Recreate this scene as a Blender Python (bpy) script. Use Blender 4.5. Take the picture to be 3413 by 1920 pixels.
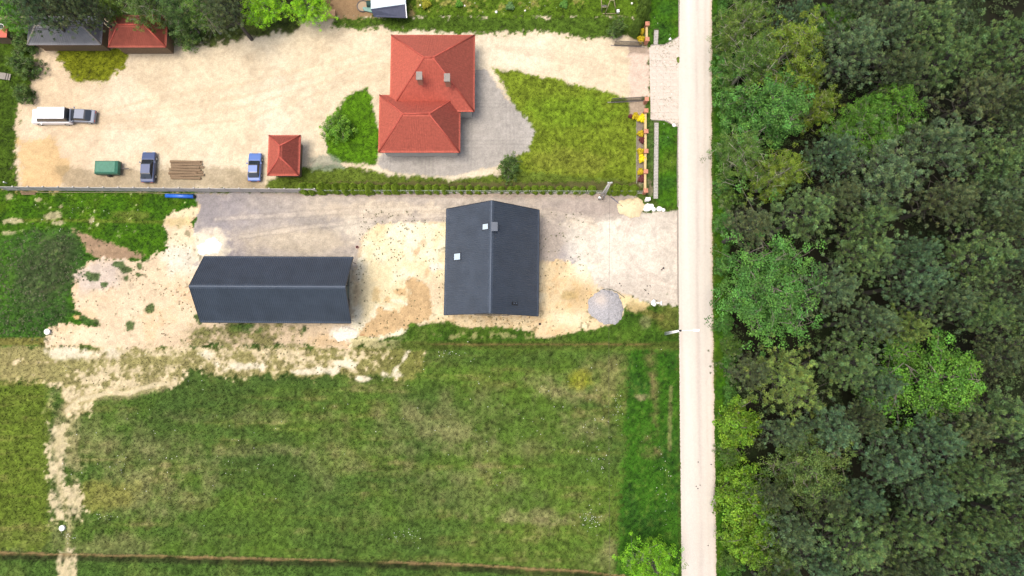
import bpy, math, random
import numpy as np
from mathutils import Vector
random.seed(11)
C = bpy.context.scene
for o in list(bpy.data.objects): bpy.data.objects.remove(o)

# ------------------------------------------------------------------ camera, sky, sun, exposure
CAM_H = 91.0; TILT = math.radians(6.2); F = 2275.0; CU, CV = 1706.5, 960.0
cd = bpy.data.cameras.new('camera'); cam = bpy.data.objects.new('camera', cd); C.collection.objects.link(cam)
cam.location = (0, 0, CAM_H); cam.rotation_euler = (TILT, 0, 0)
cd.sensor_width = 36; cd.lens = 24.0; cd.clip_end = 3000; cd.clip_start = 1
C.camera = cam
SUN_EL, SUN_AZ = 76, 262           # soft high light from the west (left) of the picture
w = bpy.data.worlds.new("World"); C.world = w; w.use_nodes = True
nt = w.node_tree; nt.nodes.clear()
sky = nt.nodes.new('ShaderNodeTexSky'); sky.sky_type = 'NISHITA'; sky.sun_disc = False
sky.sun_elevation = math.radians(SUN_EL); sky.sun_rotation = math.radians(SUN_AZ)
sky.air_density = 1.0; sky.dust_density = 6.0; sky.ozone_density = 0.6
bg = nt.nodes.new('ShaderNodeBackground'); bg.inputs[1].default_value = 0.15
wo = nt.nodes.new('ShaderNodeOutputWorld')
nt.links.new(sky.outputs[0], bg.inputs[0]); nt.links.new(bg.outputs[0], wo.inputs[0])
sd_ = bpy.data.lights.new('sun', 'SUN'); sun = bpy.data.objects.new('sun', sd_); C.collection.objects.link(sun)
sd_.energy = 1.5; sd_.angle = math.radians(26); sd_.color = (1.0, 0.955, 0.89)
_e, _a = math.radians(SUN_EL), math.radians(SUN_AZ)
sun.rotation_euler = Vector((math.sin(_a)*math.cos(_e), math.cos(_a)*math.cos(_e), math.sin(_e))).to_track_quat('Z', 'Y').to_euler()
C.view_settings.view_transform = 'Standard'; C.view_settings.look = 'None'
C.view_settings.gamma = 1; C.view_settings.use_curve_mapping = False
C.view_settings.exposure = 0.84
C.cycles.max_bounces = 6; C.cycles.diffuse_bounces = 3; C.cycles.transmission_bounces = 3; C.cycles.transparent_max_bounces = 4

# ------------------------------------------------------------------ helpers
K = 2.0                              # a lit surface shows about twice its albedo at this exposure
def s2l(c):
    c = np.asarray(c, float)/255.0
    return np.where(c <= 0.04045, c/12.92, ((c+0.055)/1.055)**2.4)
def S(r, g, b): return tuple(float(x) for x in s2l((r, g, b))/K)
st, ct = math.sin(TILT), math.cos(TILT)
def P(u, v, z=0.0):                  # photo pixel -> the point of the place that lies there at height z
    x = (u-CU)/F; y = -(v-CV)/F
    d = Vector((x, st + y*ct, -ct + y*st)); t = (CAM_H-z)/(-d.z)
    return Vector((d.x*t, d.y*t, z))
def UV(X, Y, Z=0.0):                 # the inverse, for arrays
    dz = Z-CAM_H; dep = Y*st - dz*ct; up = Y*ct + dz*st
    return CU + F*X/dep, CV - F*up/dep
def pxm(v, z=0.0):                   # pixels per metre there
    a = P(1700, v, z); b = P(1800, v, z); return 100/(b.x-a.x)

def _h(ix, iy, seed):
    n = (ix.astype(np.int64)*374761393 + iy.astype(np.int64)*668265263 + seed*1442695041) & 0x7fffffff
    n = ((n ^ (n >> 13))*1274126177) & 0x7fffffff
    n = ((n ^ (n >> 16))*2246822519) & 0x7fffffff
    return (n & 0xffff)/65535.0
def vn(x, y, seed):
    ix = np.floor(x); iy = np.floor(y); fx = x-ix; fy = y-iy
    ix = ix.astype(np.int64); iy = iy.astype(np.int64)
    fx = fx*fx*(3-2*fx); fy = fy*fy*(3-2*fy)
    a = _h(ix, iy, seed); b = _h(ix+1, iy, seed); c = _h(ix, iy+1, seed); d = _h(ix+1, iy+1, seed)
    return (a*(1-fx)+b*fx)*(1-fy) + (c*(1-fx)+d*fx)*fy
def fbm(x, y, sx, sy=None, octv=4, seed=1):      # about -1..1
    sy = sy or sx; r = 0; amp = 1; tot = 0; x = x/sx; y = y/sy
    for k in range(octv):
        r = r + amp*(vn(x+k*17.3, y+k*9.1, seed+k*31)*2-1); tot += amp; amp *= 0.55; x = x*2.07; y = y*2.07
    return r/tot*1.5
def sstep(a, b, x):
    t = np.clip((x-a)/(b-a), 0, 1); return t*t*(3-2*t)

def mesh(name, V, Fc, mats=None, smooth=False, attrs=None):
    me = bpy.data.meshes.new(name)
    V = np.asarray(V, dtype=np.float32).reshape(-1, 3)
    if isinstance(Fc, np.ndarray):
        n, k = Fc.shape
        me.vertices.add(len(V)); me.vertices.foreach_set('co', V.ravel())
        me.loops.add(n*k); me.loops.foreach_set('vertex_index', Fc.astype(np.int32).ravel())
        me.polygons.add(n); me.polygons.foreach_set('loop_start', np.arange(0, n*k, k, dtype=np.int32))
        me.polygons.foreach_set('loop_total', np.full(n, k, dtype=np.int32))
        me.update(calc_edges=True)
    else:
        me.from_pydata([tuple(map(float, v)) for v in V], [], Fc); me.update()
    if mats: me.materials.append(mats)
    if smooth: me.polygons.foreach_set('use_smooth', np.ones(len(me.polygons), dtype=bool))
    for an, arr in (attrs or {}).items():
        at = me.color_attributes.new(an, 'FLOAT_COLOR', 'POINT')
        a4 = np.ones((len(V), 4), dtype=np.float32); a4[:, :3] = arr; at.data.foreach_set('color', a4.ravel())
    return me
def link(o, parent=None):
    C.collection.objects.link(o)
    if parent is not None: o.parent = parent
    return o
def tag(o, label=None, cat=None, group=None, kind=None):
    if label: o['label'] = label
    if cat: o['category'] = cat
    if group: o['group'] = group
    if kind: o['kind'] = kind
    return o
def thing(name, label, cat, loc=(0, 0, 0), group=None, rz=0):
    o = bpy.data.objects.new(name, None); o.empty_display_size = 0.3; link(o)
    o.location = loc; o.rotation_euler = (0, 0, rz); return tag(o, label, cat, group)
def origin(parent):
    l = Vector((0, 0, 0))
    while parent is not None: l = l + parent.location; parent = parent.parent
    return l
class MB:                             # collects shapes given in world coordinates, links them as one mesh
    def __init__(s): s.v = []; s.f = []
    def add(s, vs, fs):
        n = len(s.v); s.v += [Vector(v) for v in vs]; s.f += [tuple(i+n for i in f) for f in fs]; return s
    def box(s, c, d, rz=0, tilt=None):
        cx, cy, cz = c; dx, dy, dz = d[0]/2, d[1]/2, d[2]/2; cs, sn = math.cos(rz), math.sin(rz); vs = []
        for z in (-dz, dz):
            for x, y in ((-dx, -dy), (dx, -dy), (dx, dy), (-dx, dy)): vs.append((cx+x*cs-y*sn, cy+x*sn+y*cs, cz+z))
        return s.add(vs, [(0, 3, 2, 1), (4, 5, 6, 7), (0, 1, 5, 4), (1, 2, 6, 5), (2, 3, 7, 6), (3, 0, 4, 7)])
    def prism(s, pts, z0, z1):        # polygon extruded upwards
        n = len(pts); vs = [(p[0], p[1], z0) for p in pts]+[(p[0], p[1], z1) for p in pts]
        fs = [tuple(range(n))[::-1], tuple(range(n, 2*n))]+[(i, (i+1) % n, n+(i+1) % n, n+i) for i in range(n)]
        return s.add(vs, fs)
    def tube(s, pts, rad, seg=8, cap=True):
        pts = [Vector(p) for p in pts]
        rads = rad if isinstance(rad, (list, tuple)) else [rad]*len(pts)
        n0 = len(s.v); vs = []
        for i, p in enumerate(pts):
            t = (pts[min(i+1, len(pts)-1)]-pts[max(i-1, 0)]).normalized()
            a = t.cross(Vector((0.13, 0.97, 0.21))).normalized(); b = t.cross(a)
            for k in range(seg):
                an = 2*math.pi*k/seg; vs.append(p+(a*math.cos(an)+b*math.sin(an))*rads[i])
        fs = []
        for i in range(len(pts)-1):
            for k in range(seg):
                k2 = (k+1) % seg; fs.append((i*seg+k, i*seg+k2, (i+1)*seg+k2, (i+1)*seg+k))
        if cap: fs += [tuple(range(seg))[::-1], tuple(range((len(pts)-1)*seg, len(pts)*seg))]
        return s.add(vs, fs)
    def build(s, name, mat, parent=None, smooth=False, local=False):
        l = Vector((0, 0, 0)) if local else origin(parent)
        me = mesh(name, np.array([[v.x-l.x, v.y-l.y, v.z-l.z] for v in s.v]), s.f, mat, smooth)
        return link(bpy.data.objects.new(name, me), parent)

# ------------------------------------------------------------------ materials
def mat(name, col=(.5, .5, .5), rough=.8, var=.15, scale=3.0, bump=0.0, bscale=20, metal=0.0, spec=0.3, attr=None, coords='Object', emit=None):
    m = bpy.data.materials.new(name); m.use_nodes = True; t = m.node_tree; N = t.nodes; L = t.links
    bs = N['Principled BSDF']; bs.inputs['Roughness'].default_value = rough; bs.inputs['Metallic'].default_value = metal
    bs.inputs['Specular IOR Level'].default_value = spec
    tc = N.new('ShaderNodeTexCoord')
    if attr:
        a = N.new('ShaderNodeAttribute'); a.attribute_name = attr; src = a.outputs['Color']
    else:
        r = N.new('ShaderNodeRGB'); r.outputs[0].default_value = (*col, 1); src = r.outputs[0]
    n = N.new('ShaderNodeTexNoise'); n.inputs['Scale'].default_value = scale; n.inputs['Detail'].default_value = 5
    n.inputs['Roughness'].default_value = .65; L.new(tc.outputs[coords], n.inputs['Vector'])
    mr = N.new('ShaderNodeMapRange'); mr.inputs['From Min'].default_value = .3; mr.inputs['From Max'].default_value = .7
    mr.inputs['To Min'].default_value = 1-var; mr.inputs['To Max'].default_value = 1+var; L.new(n.outputs['Fac'], mr.inputs['Value'])
    vm = N.new('ShaderNodeVectorMath'); vm.operation = 'SCALE'; L.new(src, vm.inputs[0]); L.new(mr.outputs['Result'], vm.inputs['Scale'])
    L.new(vm.outputs[0], bs.inputs['Base Color'])
    if bump:
        n2 = N.new('ShaderNodeTexNoise'); n2.inputs['Scale'].default_value = bscale; n2.inputs['Detail'].default_value = 4
        L.new(tc.outputs[coords], n2.inputs['Vector'])
        b = N.new('ShaderNodeBump'); b.inputs['Strength'].default_value = bump; b.inputs['Distance'].default_value = .1
        L.new(n2.outputs['Fac'], b.inputs['Height']); L.new(b.outputs[0], bs.inputs['Normal'])
    return m
def leafmat(name, base):              # colour = base * per-clump tint of the mesh * the tree's own colour
    m = bpy.data.materials.new(name); m.use_nodes = True; t = m.node_tree; N = t.nodes; L = t.links
    for n in list(N): N.remove(n)
    out = N.new('ShaderNodeOutputMaterial'); a = N.new('ShaderNodeAttribute'); a.attribute_name = 'tint'
    oi = N.new('ShaderNodeObjectInfo'); rgb = N.new('ShaderNodeRGB'); rgb.outputs[0].default_value = (*base, 1)
    m1 = N.new('ShaderNodeVectorMath'); m1.operation = 'MULTIPLY'; m2 = N.new('ShaderNodeVectorMath'); m2.operation = 'MULTIPLY'
    L.new(a.outputs['Color'], m1.inputs[0]); L.new(rgb.outputs[0], m1.inputs[1]); L.new(m1.outputs[0], m2.inputs[0]); L.new(oi.outputs['Color'], m2.inputs[1])
    d = N.new('ShaderNodeBsdfPrincipled'); d.inputs['Roughness'].default_value = .6; d.inputs['Specular IOR Level'].default_value = .25
    tr = N.new('ShaderNodeBsdfTranslucent'); mx = N.new('ShaderNodeMixShader'); mx.inputs[0].default_value = .28
    L.new(m2.outputs[0], d.inputs['Base Color']); L.new(m2.outputs[0], tr.inputs['Color'])
    L.new(d.outputs[0], mx.inputs[1]); L.new(tr.outputs[0], mx.inputs[2]); L.new(mx.outputs[0], out.inputs['Surface'])
    return m
M = dict(
    ground=mat('ground_soil', attr='soil', rough=.95, var=.16, scale=5, bump=.5, bscale=7, spec=.1),
    grass=mat('grass_blades', attr='soil', rough=.75, var=.1, scale=2, spec=.15),
    road=mat('pale_gravel_road', attr='soil', rough=.93, var=.05, scale=4, bump=.25, bscale=14, spec=.15),
    roof=mat('graphite_tile_sheet', (.047, .061, .084), rough=.52, var=.16, scale=.6, spec=.45),
    ridge=mat('graphite_ridge_metal', (.050, .066, .092), rough=.6, var=.06, spec=.5),
    trim=mat('dark_trim_metal', (.022, .024, .03), rough=.5, var=.1, spec=.4),
    soffit=mat('brown_fascia_board', (.10, .055, .04), rough=.7, var=.2),
    render_wall=mat('pale_wall_render', (.42, .40, .36), rough=.9, var=.06, scale=1, bump=.1),
    barn_wall=mat('grey_green_wall_sheet', (.11, .13, .11), rough=.6, var=.08),
    glass=mat('roof_glass', (.36, .44, .50), rough=.12, var=.03, spec=.8),
    redroof=mat('orange_red_roof_tile', S(234, 122, 100), rough=.75, var=.22, scale=3.5, bump=.2, bscale=10),
    redridge=mat('red_ridge_tile', S(205, 96, 78), rough=.7, var=.12),
    greyroof=mat('grey_sheet_roof', S(150, 150, 152), rough=.6, var=.15, scale=1),
    bluewhite=mat('white_blue_membrane', S(232, 250, 253), rough=.5, var=.03, scale=.8),
    concrete=mat('pale_precast_concrete', S(232, 226, 218), rough=.9, var=.1, scale=2, bump=.2),
    kerb=mat('grey_kerb_concrete', S(168, 160, 150), rough=.9, var=.14, scale=4),
    brick=mat('salmon_brick', S(228, 158, 128), rough=.85, var=.12, scale=6),
    cream=mat('cream_wall_coping', S(238, 208, 152), rough=.85, var=.08, scale=4),
    white=mat('white_plastic', (.78, .78, .76), rough=.6, var=.04),
    chalk=mat('white_chalk_stone', (.8, .79, .76), rough=.9, var=.1, scale=6, bump=.4),
    gravel=mat('grey_stone_heap', attr='soil', rough=.95, var=.12, scale=9, bump=.7, bscale=16),
    galv=mat('galvanised_steel', (.42, .45, .44), rough=.45, var=.12, scale=6, metal=.5),
    darkmetal=mat('dark_grey_gate_metal', S(110, 105, 100), rough=.6, var=.15),
    black=mat('black_rubber', (.012, .012, .013), rough=.7, var=.1),
    blue=mat('blue_plastic_pipe', (.02, .10, .42), rough=.35, var=.05, spec=.5),
    navy=mat('dark_blue_paint', (.03, .05, .12), rough=.3, var=.03, spec=.6),
    carwhite=mat('white_car_paint', (.75, .75, .76), rough=.25, var=.02, spec=.6),
    cargrey=mat('grey_car_paint', (.16, .18, .22), rough=.25, var=.02, spec=.6),
    cargreen=mat('green_tarpaulin', (.04, .14, .09), rough=.5, var=.15),
    carglass=mat('dark_car_glass', (.02, .025, .03), rough=.08, var=.0, spec=.8),
    wood=mat('light_planed_wood', S(226, 180, 136), rough=.8, var=.12, scale=8),
    oldwood=mat('weathered_wood', S(176, 166, 130), rough=.85, var=.2, scale=8),
    timber=mat('grey_brown_boards', S(150, 126, 98), rough=.85, var=.25, scale=6),
    pool=mat('round_pool_sand', S(190, 168, 138), rough=.9, var=.05),
    teal=mat('dark_teal_net', S(48, 84, 78), rough=.8, var=.25, scale=4),
    bark=mat('brown_pine_bark', (.062, .056, .048), rough=.9, var=.3, scale=6),
    barkgrey=mat('grey_bark', (.17, .15, .125), rough=.9, var=.3, scale=6),
    barkwhite=mat('pale_birch_bark', (.30, .28, .22), rough=.85, var=.3, scale=9),
    dish=mat('dark_dish', (.04, .04, .05), rough=.5),
    needle=leafmat('pine_needles', (.134, .182, .092)),
    leaf=leafmat('broad_leaves', (.12, .205, .042)),
    wire=mat('dark_cable', (.05, .04, .04), rough=.7),
)

# ------------------------------------------------------------------ the ground: relief and soil colours
def poly_sd(u, v, pts):               # signed distance to a polygon, positive inside (map coordinates)
    pts = np.asarray(pts, float); d2 = np.full(u.shape, 1e12); ins = np.zeros(u.shape, bool); n = len(pts)
    for i in range(n):
        ax, ay = pts[i]; bx, by = pts[(i+1) % n]; ex, ey = bx-ax, by-ay
        t = np.clip(((u-ax)*ex+(v-ay)*ey)/(ex*ex+ey*ey+1e-9), 0, 1)
        d2 = np.minimum(d2, (u-ax-t*ex)**2+(v-ay-t*ey)**2)
        c = ((ay > v) != (by > v)) & (u < (bx-ax)*(v-ay)/(by-ay+1e-12)+ax); ins ^= c
    return np.where(ins, 1, -1)*np.sqrt(d2)
def line_d(u, v, pts):
    d2 = np.full(u.shape, 1e12)
    for (ax, ay), (bx, by) in zip(pts[:-1], pts[1:]):
        ex, ey = bx-ax, by-ay; t = np.clip(((u-ax)*ex+(v-ay)*ey)/(ex*ex+ey*ey+1e-9), 0, 1)
        d2 = np.minimum(d2, (u-ax-t*ex)**2+(v-ay-t*ey)**2)
    return np.sqrt(d2)
def ell(u, v, cx, cy, rx, ry, rot=0):
    a = math.radians(rot); x = (u-cx)*math.cos(a)+(v-cy)*math.sin(a); y = -(u-cx)*math.sin(a)+(v-cy)*math.cos(a)
    return 1-np.sqrt((x/rx)**2+(y/ry)**2)

ROAD_L = [(2264, -400), (2265, 0), (2260, 250), (2260, 500), (2261, 900), (2264, 1200), (2267, 1500), (2272, 1920), (2278, 2300)]
ROAD_R = [(2370, -400), (2373, 0), (2372, 500), (2375, 900), (2378, 1200), (2383, 1500), (2388, 1920), (2393, 2300)]
MOUND = [(-60, 830), (30, 782), (110, 752), (190, 770), (250, 764), (292, 850), (285, 930), (240, 1000), (250, 1040), (200, 1085), (150, 1130), (-60, 1135)]

def paint(X, Y):
    """soil colour (linear albedo), grassiness 0..1 and height for points of the ground"""
    u, v = UV(X, Y); n = u.shape
    w1 = fbm(X, Y, 2.2, octv=4, seed=3); w2 = fbm(X, Y, 2.2, octv=4, seed=5)
    fine = fbm(X, Y, .55, octv=3, seed=7); mid = fbm(X, Y, 3.0, octv=4, seed=9); big = fbm(X, Y, 11, octv=4, seed=13)
    str_ = fbm(X, Y, 9, 0.9, octv=4, seed=17)              # mowing streaks run along x
    sp = fbm(X, Y, .30, octv=2, seed=19); e1 = fbm(X, Y, 1.0, octv=3, seed=23)
    col = np.zeros(n+(3,)); g = np.ones(n)
    def C_(r, g_, b): return np.array(s2l((r, g_, b)))/K
    def lay(m, c, gr=None):
        nonlocal col, g
        c = np.asarray(c); m3 = m[..., None]; col = col*(1-m3)+c*m3
        if gr is not None: g = g*(1-m)+gr*m
    def pm(pts, soft=4, warp=6, nf=3):                     # polygon mask with ragged edge
        return sstep(-soft, soft, poly_sd(u, v, pts)+w1*warp*1.2+((e1*5+fine*6+sp*6)*(1.4 if warp >= 8 else .8) if warp > 2 else (e1+fine)*.5))
    def em(cx, cy, rx, ry, rot=0, a=-.35, b=.45, wa=.3): return sstep(a, b, ell(u, v, cx, cy, rx, ry, rot)+w2*wa*1.3+(e1*.55+fine*.45)*min(1.2, 9./min(rx, ry)+.12))
    # --- the open field
    GR = C_(94, 124, 44); GD = C_(76, 102, 46); GO = C_(122, 134, 58); GS = C_(164, 154, 104); GB = C_(70, 118, 18); BR = C_(128, 112, 72)
    col[:] = GR
    lay(sstep(-.6, .9, big+.3*mid)*.8, GD); lay(sstep(-.3, 1.1, str_*.8+.4*mid+.25*e1)*.5, GO); lay(sstep(.1, 1.3, mid-.3*big+.4*str_+.5*e1)*.28, BR); lay(sstep(.2, 1.2, e1*.7+.4*w1)*.35, C_(72, 104, 36)); lay(sstep(.2, 1.2, -e1*.7+.4*w2)*.25, C_(140, 134, 82))
    lay(sstep(.5, 1.4, str_+mid*.5+fine*.3)*.5, GS)
    for cx, cy, rx, ry, s_ in ((640, 1290, 240, 90, .6), (880, 1560, 170, 70, .75), (800, 1330, 130, 60, .4), (560, 1430, 110, 80, .5), (1260, 1590, 150, 40, .6),
                               (1730, 1660, 120, 45, .7), (1650, 1400, 260, 90, .45), (1650, 1195, 420, 32, .7), (1000, 1770, 600, 50, .4), (1820, 1560, 160, 60, .3),
                               (950, 1265, 300, 22, .6), (1340, 1300, 200, 30, .25), (1900, 1850, 300, 60, .2), (1220, 1450, 90, 40, .4)):
        lay(em(cx, cy, rx, ry, 0, -.6, .8, .5)*s_*.8, GD*.9)
    for cx, cy, rx, ry, s_ in ((480, 1640, 180, 90, .7), (300, 1440, 130, 90, .45), (480, 1500, 190, 60, .35), (1860, 1300, 110, 40, .55), (1840, 1305, 45, 20, .8),
                               (1925, 1430, 70, 35, .75), (1450, 1400, 180, 90, .5), (1570, 1650, 240, 70, .3), (1780, 1720, 170, 22, .7), (1800, 1738, 120, 10, .5),
                               (2020, 1265, 60, 60, .6), (1090, 1530, 90, 110, .35), (1900, 1250, 120, 25, .35), (1520, 1440, 90, 25, .5), (1700, 1500, 140, 30, .3),
                               (330, 1820, 260, 40, .55), (100, 1790, 110, 40, .5), (1370, 1380, 60, 22, .4), (1560, 1580, 130, 24, .35), (900, 1390, 260, 20, .35),
                               (1290, 1500, 260, 18, .3), (840, 1500, 200, 16, .35), (2070, 1830, 60, 30, .6), (2110, 1800, 28, 24, .8), (2030, 1860, 70, 40, .5)):
        lay(em(cx, cy, rx, ry, 0, -.55, .9, .6)*s_*.62, C_(160, 152, 106) if cy != 1265 else C_(166, 148, 102))
    lay(em(1930, 1265, 45, 30)*.6, C_(150, 150, 40)); lay(em(330, 1650, 110, 50)*.5, C_(150, 146, 66))
    lf = pm([(-400, 1270), (165, 1280), (175, 1500), (170, 1830), (-400, 1830)], 14, 14); lay(lf*.6, C_(114, 130, 42)); lay(lf*sstep(-.2, .9, mid+.5*e1)*.6, C_(92, 116, 34)); lay(lf*sstep(0, 1, str_+.4*e1)*.5, C_(152, 144, 84))
    # verge beside the road, with the U-shaped drain trench
    vg = pm([(2095, 1165), (2080, 1500), (2050, 1920), (2060, 2400), (2290, 2400), (2272, 1920), (2262, 1165)], 8, 8)
    lay(vg, C_(62, 108, 26)); lay(vg*sstep(-.2, .9, mid)*.6, C_(46, 88, 34)); lay(vg*sstep(.1, 1, fine+mid*.4)*.4, C_(104, 122, 50))
    tr = line_d(u+w1*4, v+w2*4, [(2166, 1195), (2182, 1290), (2180, 1380), (2176, 1440), (2148, 1490), (2152, 1506), (2190, 1504)])
    lay(sstep(26, 2, tr+fine*6+e1*7+mid*6)*.6*sstep(-.9, .3, mid+e1*.5), C_(160, 138, 98), .5)
    tr2 = line_d(u+w1*4, v+w2*4, [(2238, 1290), (2234, 1400), (2232, 1500)]); lay(sstep(9, 3, tr2)*.6, C_(142, 142, 90), .6)
    lay(em(2135, 1325, 26, 12)*.7, C_(160, 150, 110), .5)
    lay(sstep(2255, 2262, u)*sstep(1165, 1180, v)*sstep(2290, 2266, u)*.4, C_(60, 84, 30))
    # --- field track of bare sand
    sand = C_(212, 196, 152)
    for pts, s_ in (([(160, 1415), (222, 1405), (216, 1530), (224, 1640), (212, 1728), (166, 1736), (160, 1600), (162, 1520)], 1), ([(216, 1630), (268, 1600), (278, 1700), (268, 1730), (220, 1722)], 1),
                    ([(196, 1835), (248, 1830), (250, 1960), (195, 1960)], .9)):
        m_ = pm(pts, 7, 9, 6); lay(m_*sstep(-1.3, .5, mid*.5+fine*.8+e1*.4)*s_*.95, C_(228, 210, 172)*(1+.12*fine[..., None]), .08)
    lay(pm([(160, 1290), (260, 1270), (275, 1740), (165, 1760)], 16, 14)*sstep(-.5, .9, mid+.5*fine)*.6, C_(184, 174, 124), .4)
    # bank line along the foot of the field
    BL = [(-500, 1838), (0, 1842), (200, 1848), (700, 1858), (1200, 1870), (1500, 1880), (1960, 1905), (2100, 1925)]
    bd = line_d(u, v+w1*2.5+fine*1.5, BL)
    below = poly_sd(u, v+w1*2, BL+[(2100, 2600), (-500, 2600)])
    lay(sstep(0, 6, below)*.85, C_(74, 104, 42)*(1+.2*fine[..., None])); lay(sstep(16, 5, np.abs(below-12+e1*3))*.85*(below > 0), C_(54, 62, 32))  # second layer paints a dark shadow strip below the bank into the soil
    lay(sstep(0, 6, below)*sstep(.1, .9, mid)*.4, C_(112, 130, 58))
    lay(sstep(8, 2, bd+e1*3)*.8*sstep(-.9, -.1, fbm(X, Y, 5, octv=3, seed=81)), C_(164, 136, 96), .2)
    bt = sstep(-6, 6, poly_sd(u, v, [(194, 1850), (250, 1846), (252, 2100), (194, 2100)])+w1*7+fine*6); lay(bt*sstep(-.9, .4, fine+mid*.4), C_(216, 200, 158), .1)
    lay(sstep(14, 4, line_d(u+w1*6, v, [(190, 1400), (192, 1600), (230, 1740), (222, 1860)])+fine*4)*.35, C_(206, 190, 142), .2)
    # --- sandy strip between plot and field
    band = pm([(-80, 1150), (1405, 1150), (1408, 1225), (1380, 1255), (1200, 1262), (950, 1245), (760, 1248), (640, 1240), (600, 1285), (430, 1290), (330, 1290), (300, 1380), (220, 1375), (215, 1300), (130, 1255), (-80, 1260)], 9, 16, 8)
    lay(band*.5, C_(160, 150, 84), .6)
    dens = -.72+.80*sstep(1500, 500, u)+.35*sstep(1250, 1165, v)-1.1*em(40, 1210, 170, 70, 0, -.5, .3)-.9*em(520, 1200, 80, 14)-.7*em(660, 1180, 60, 14)
    lay(band*.45*sstep(1500, 900, u), C_(196, 180, 128), .45); lay(band*sstep(-.25, .55, dens+.4*mid+.7*fine+.5*e1+.3*str_)*.9, C_(228, 210, 170)*(1+.1*sp[..., None]), .08)
    for cx, cy, rx, ry, rot in ((800, 1222, 66, 14, 0), (690, 1178, 40, 14, 0), (1160, 1215, 30, 12, 0), (1330, 1250, 60, 10, 0), (1340, 1205, 50, 9, -52), (1220, 1262, 40, 8, 0), (1110, 1238, 40, 8, 8), (1000, 1240, 60, 7, 0), (200, 1180, 60, 26, 0), (300, 1175, 90, 22, 0)):
        lay(em(cx, cy, rx, ry, rot, -.2, .7, .7)*.85, C_(248, 236, 206), 0)
    sl = line_d(u+w2*5, v+w1*5, [(225, 1372), (262, 1335), (330, 1316), (430, 1310), (480, 1290), (560, 1278)])
    lay(sstep(9, 4, sl+fine*3), C_(244, 230, 192), 0); lay(sstep(28, 6, sl+fine*9+mid*6)*.55, C_(206, 188, 140), .3)
    # --- the building plot
    lay(pm([(-80, 636), (700, 636), (700, 1150), (-80, 1150)], 3, 3, 1), GB)
    lay(sstep(0, 6, poly_sd(u, v, [(655, 642), (2110, 648), (2110, 1080), (655, 1120)])), C_(236, 214, 178), 0)
    lawn = pm([(-80, 636), (640, 636), (600, 690), (540, 760), (556, 832), (490, 858), (300, 800), (240, 770), (-80, 800)], 4, 6)
    lay(lawn, C_(74, 116, 16)); lay(lawn*sstep(-.1, .9, mid)*.55, C_(96, 124, 28)); lay(lawn*sstep(-.1, .8, str_)*.4, C_(54, 92, 24))
    lay(lawn*sstep(.85, 1.25, fine+.5*mid), C_(206, 208, 150), .3)
    lay(line_mask(u, v, [(60, 735), (200, 733), (400, 738), (560, 740)], 5)*lawn*.35, C_(140, 140, 66))
    for cx, cy, rx, ry in ((28, 655, 14, 14), (45, 735, 40, 12), (30, 712, 16, 8), (170, 720, 30, 14), (130, 666, 8, 8), (205, 690, 9, 9), (305, 738, 8, 9), (185, 742, 24, 8), (36, 775, 22, 6)):
        lay(em(cx, cy, rx, ry, 0, -.1, .4, .5)*.8, C_(198, 186, 144), .3)
    lay(em(450, 720, 70, 16)*.3, C_(150, 140, 80))
    mound = sstep(-16, 22, poly_sd(u, v, MOUND)+w1*16+e1*8); lay(mound, C_(72, 114, 38)); lay(mound*sstep(-.2, .8, mid)*.6, C_(52, 88, 40))
    lay(mound*em(170, 900, 90, 150, 10, -.4, .6)*.75, C_(74, 82, 56)); lay(mound*em(165, 880, 50, 90, 0)*sstep(.0, .9, mid+.6*fine)*.85, C_(136, 122, 92))
    lay(mound*sstep(.3, 1, fine)*.4, C_(86, 128, 48))
    lay(em(25, 920, 40, 90)*mound*.5, C_(84, 130, 34)); lay(pm([(-80, 1128), (170, 1125), (170, 1150), (-80, 1150)], 3, 2)*.8, C_(140, 130, 70))
    # bare earth bank
    bank = pm([(250, 768), (330, 800), (470, 846), (488, 866), (340, 866), (300, 840), (270, 800)], 4, 5)
    lay(bank, C_(176, 148, 118)*(1+.2*str_[..., None]), .1)
    sa = pm([(238, 965), (262, 912), (290, 878), (345, 862), (480, 868), (556, 832), (562, 790), (545, 752), (560, 722), (620, 690), (668, 690), (664, 720), (640, 745), (660, 800), (700, 860),
             (700, 1155), (150, 1155), (160, 1118), (172, 1096), (210, 1082), (330, 1088), (275, 1050), (250, 1030)], 3, 5, 3)
    lay(sa, C_(242, 218, 182)*(1.04+.06*mid[..., None]), 0)
    lay(sa*sstep(.05, .7, big*.4+mid+.2)*.5, C_(236, 198, 150)); lay(sa*sstep(.35, .9, fine*.7+mid*.6)*.45, C_(222, 200, 176))
    lay(em(330, 920, 75, 60)*sa*.8, C_(222, 208, 194)); lay(em(1050, 1, 1, 1)*0, sand)
    lay(sa*em(600, 860, 60, 60)*.8, C_(255, 248, 226)); lay(sa*em(610, 800, 50, 30)*.6, C_(255, 240, 200)); lay(sa*em(600, 705, 60, 24)*.7, C_(252, 240, 196)); lay(sa*em(600, 740, 60, 14)*.5, C_(206, 190, 120), .4)
    lay(sa*em(290, 1120, 120, 26)*.7, C_(252, 236, 200)); lay(sa*em(430, 1010, 40, 80)*.5, C_(255, 236, 200))
    for cx, cy, rx, ry, rot in ((310, 918, 22, 16, 20), (412, 894, 28, 10, 30), (424, 928, 12, 12, 0), (462, 890, 9, 14, 0), (356, 950, 9, 10, 0), (500, 1028, 15, 17, 30), (462, 915, 14, 8, 0), (300, 1072, 60, 12, 18), (275, 1060, 34, 14, 30), (430, 1085, 24, 34, 10), (665, 1060, 12, 20, 0)):
        lay(em(cx, cy, rx, ry, rot, -.15, .3, .6)*.92, C_(72, 104, 44), .8)
    lay(em(254, 1058, 14, 10, 0, 0, .2)*.9, C_(226, 188, 130), 0)
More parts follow.
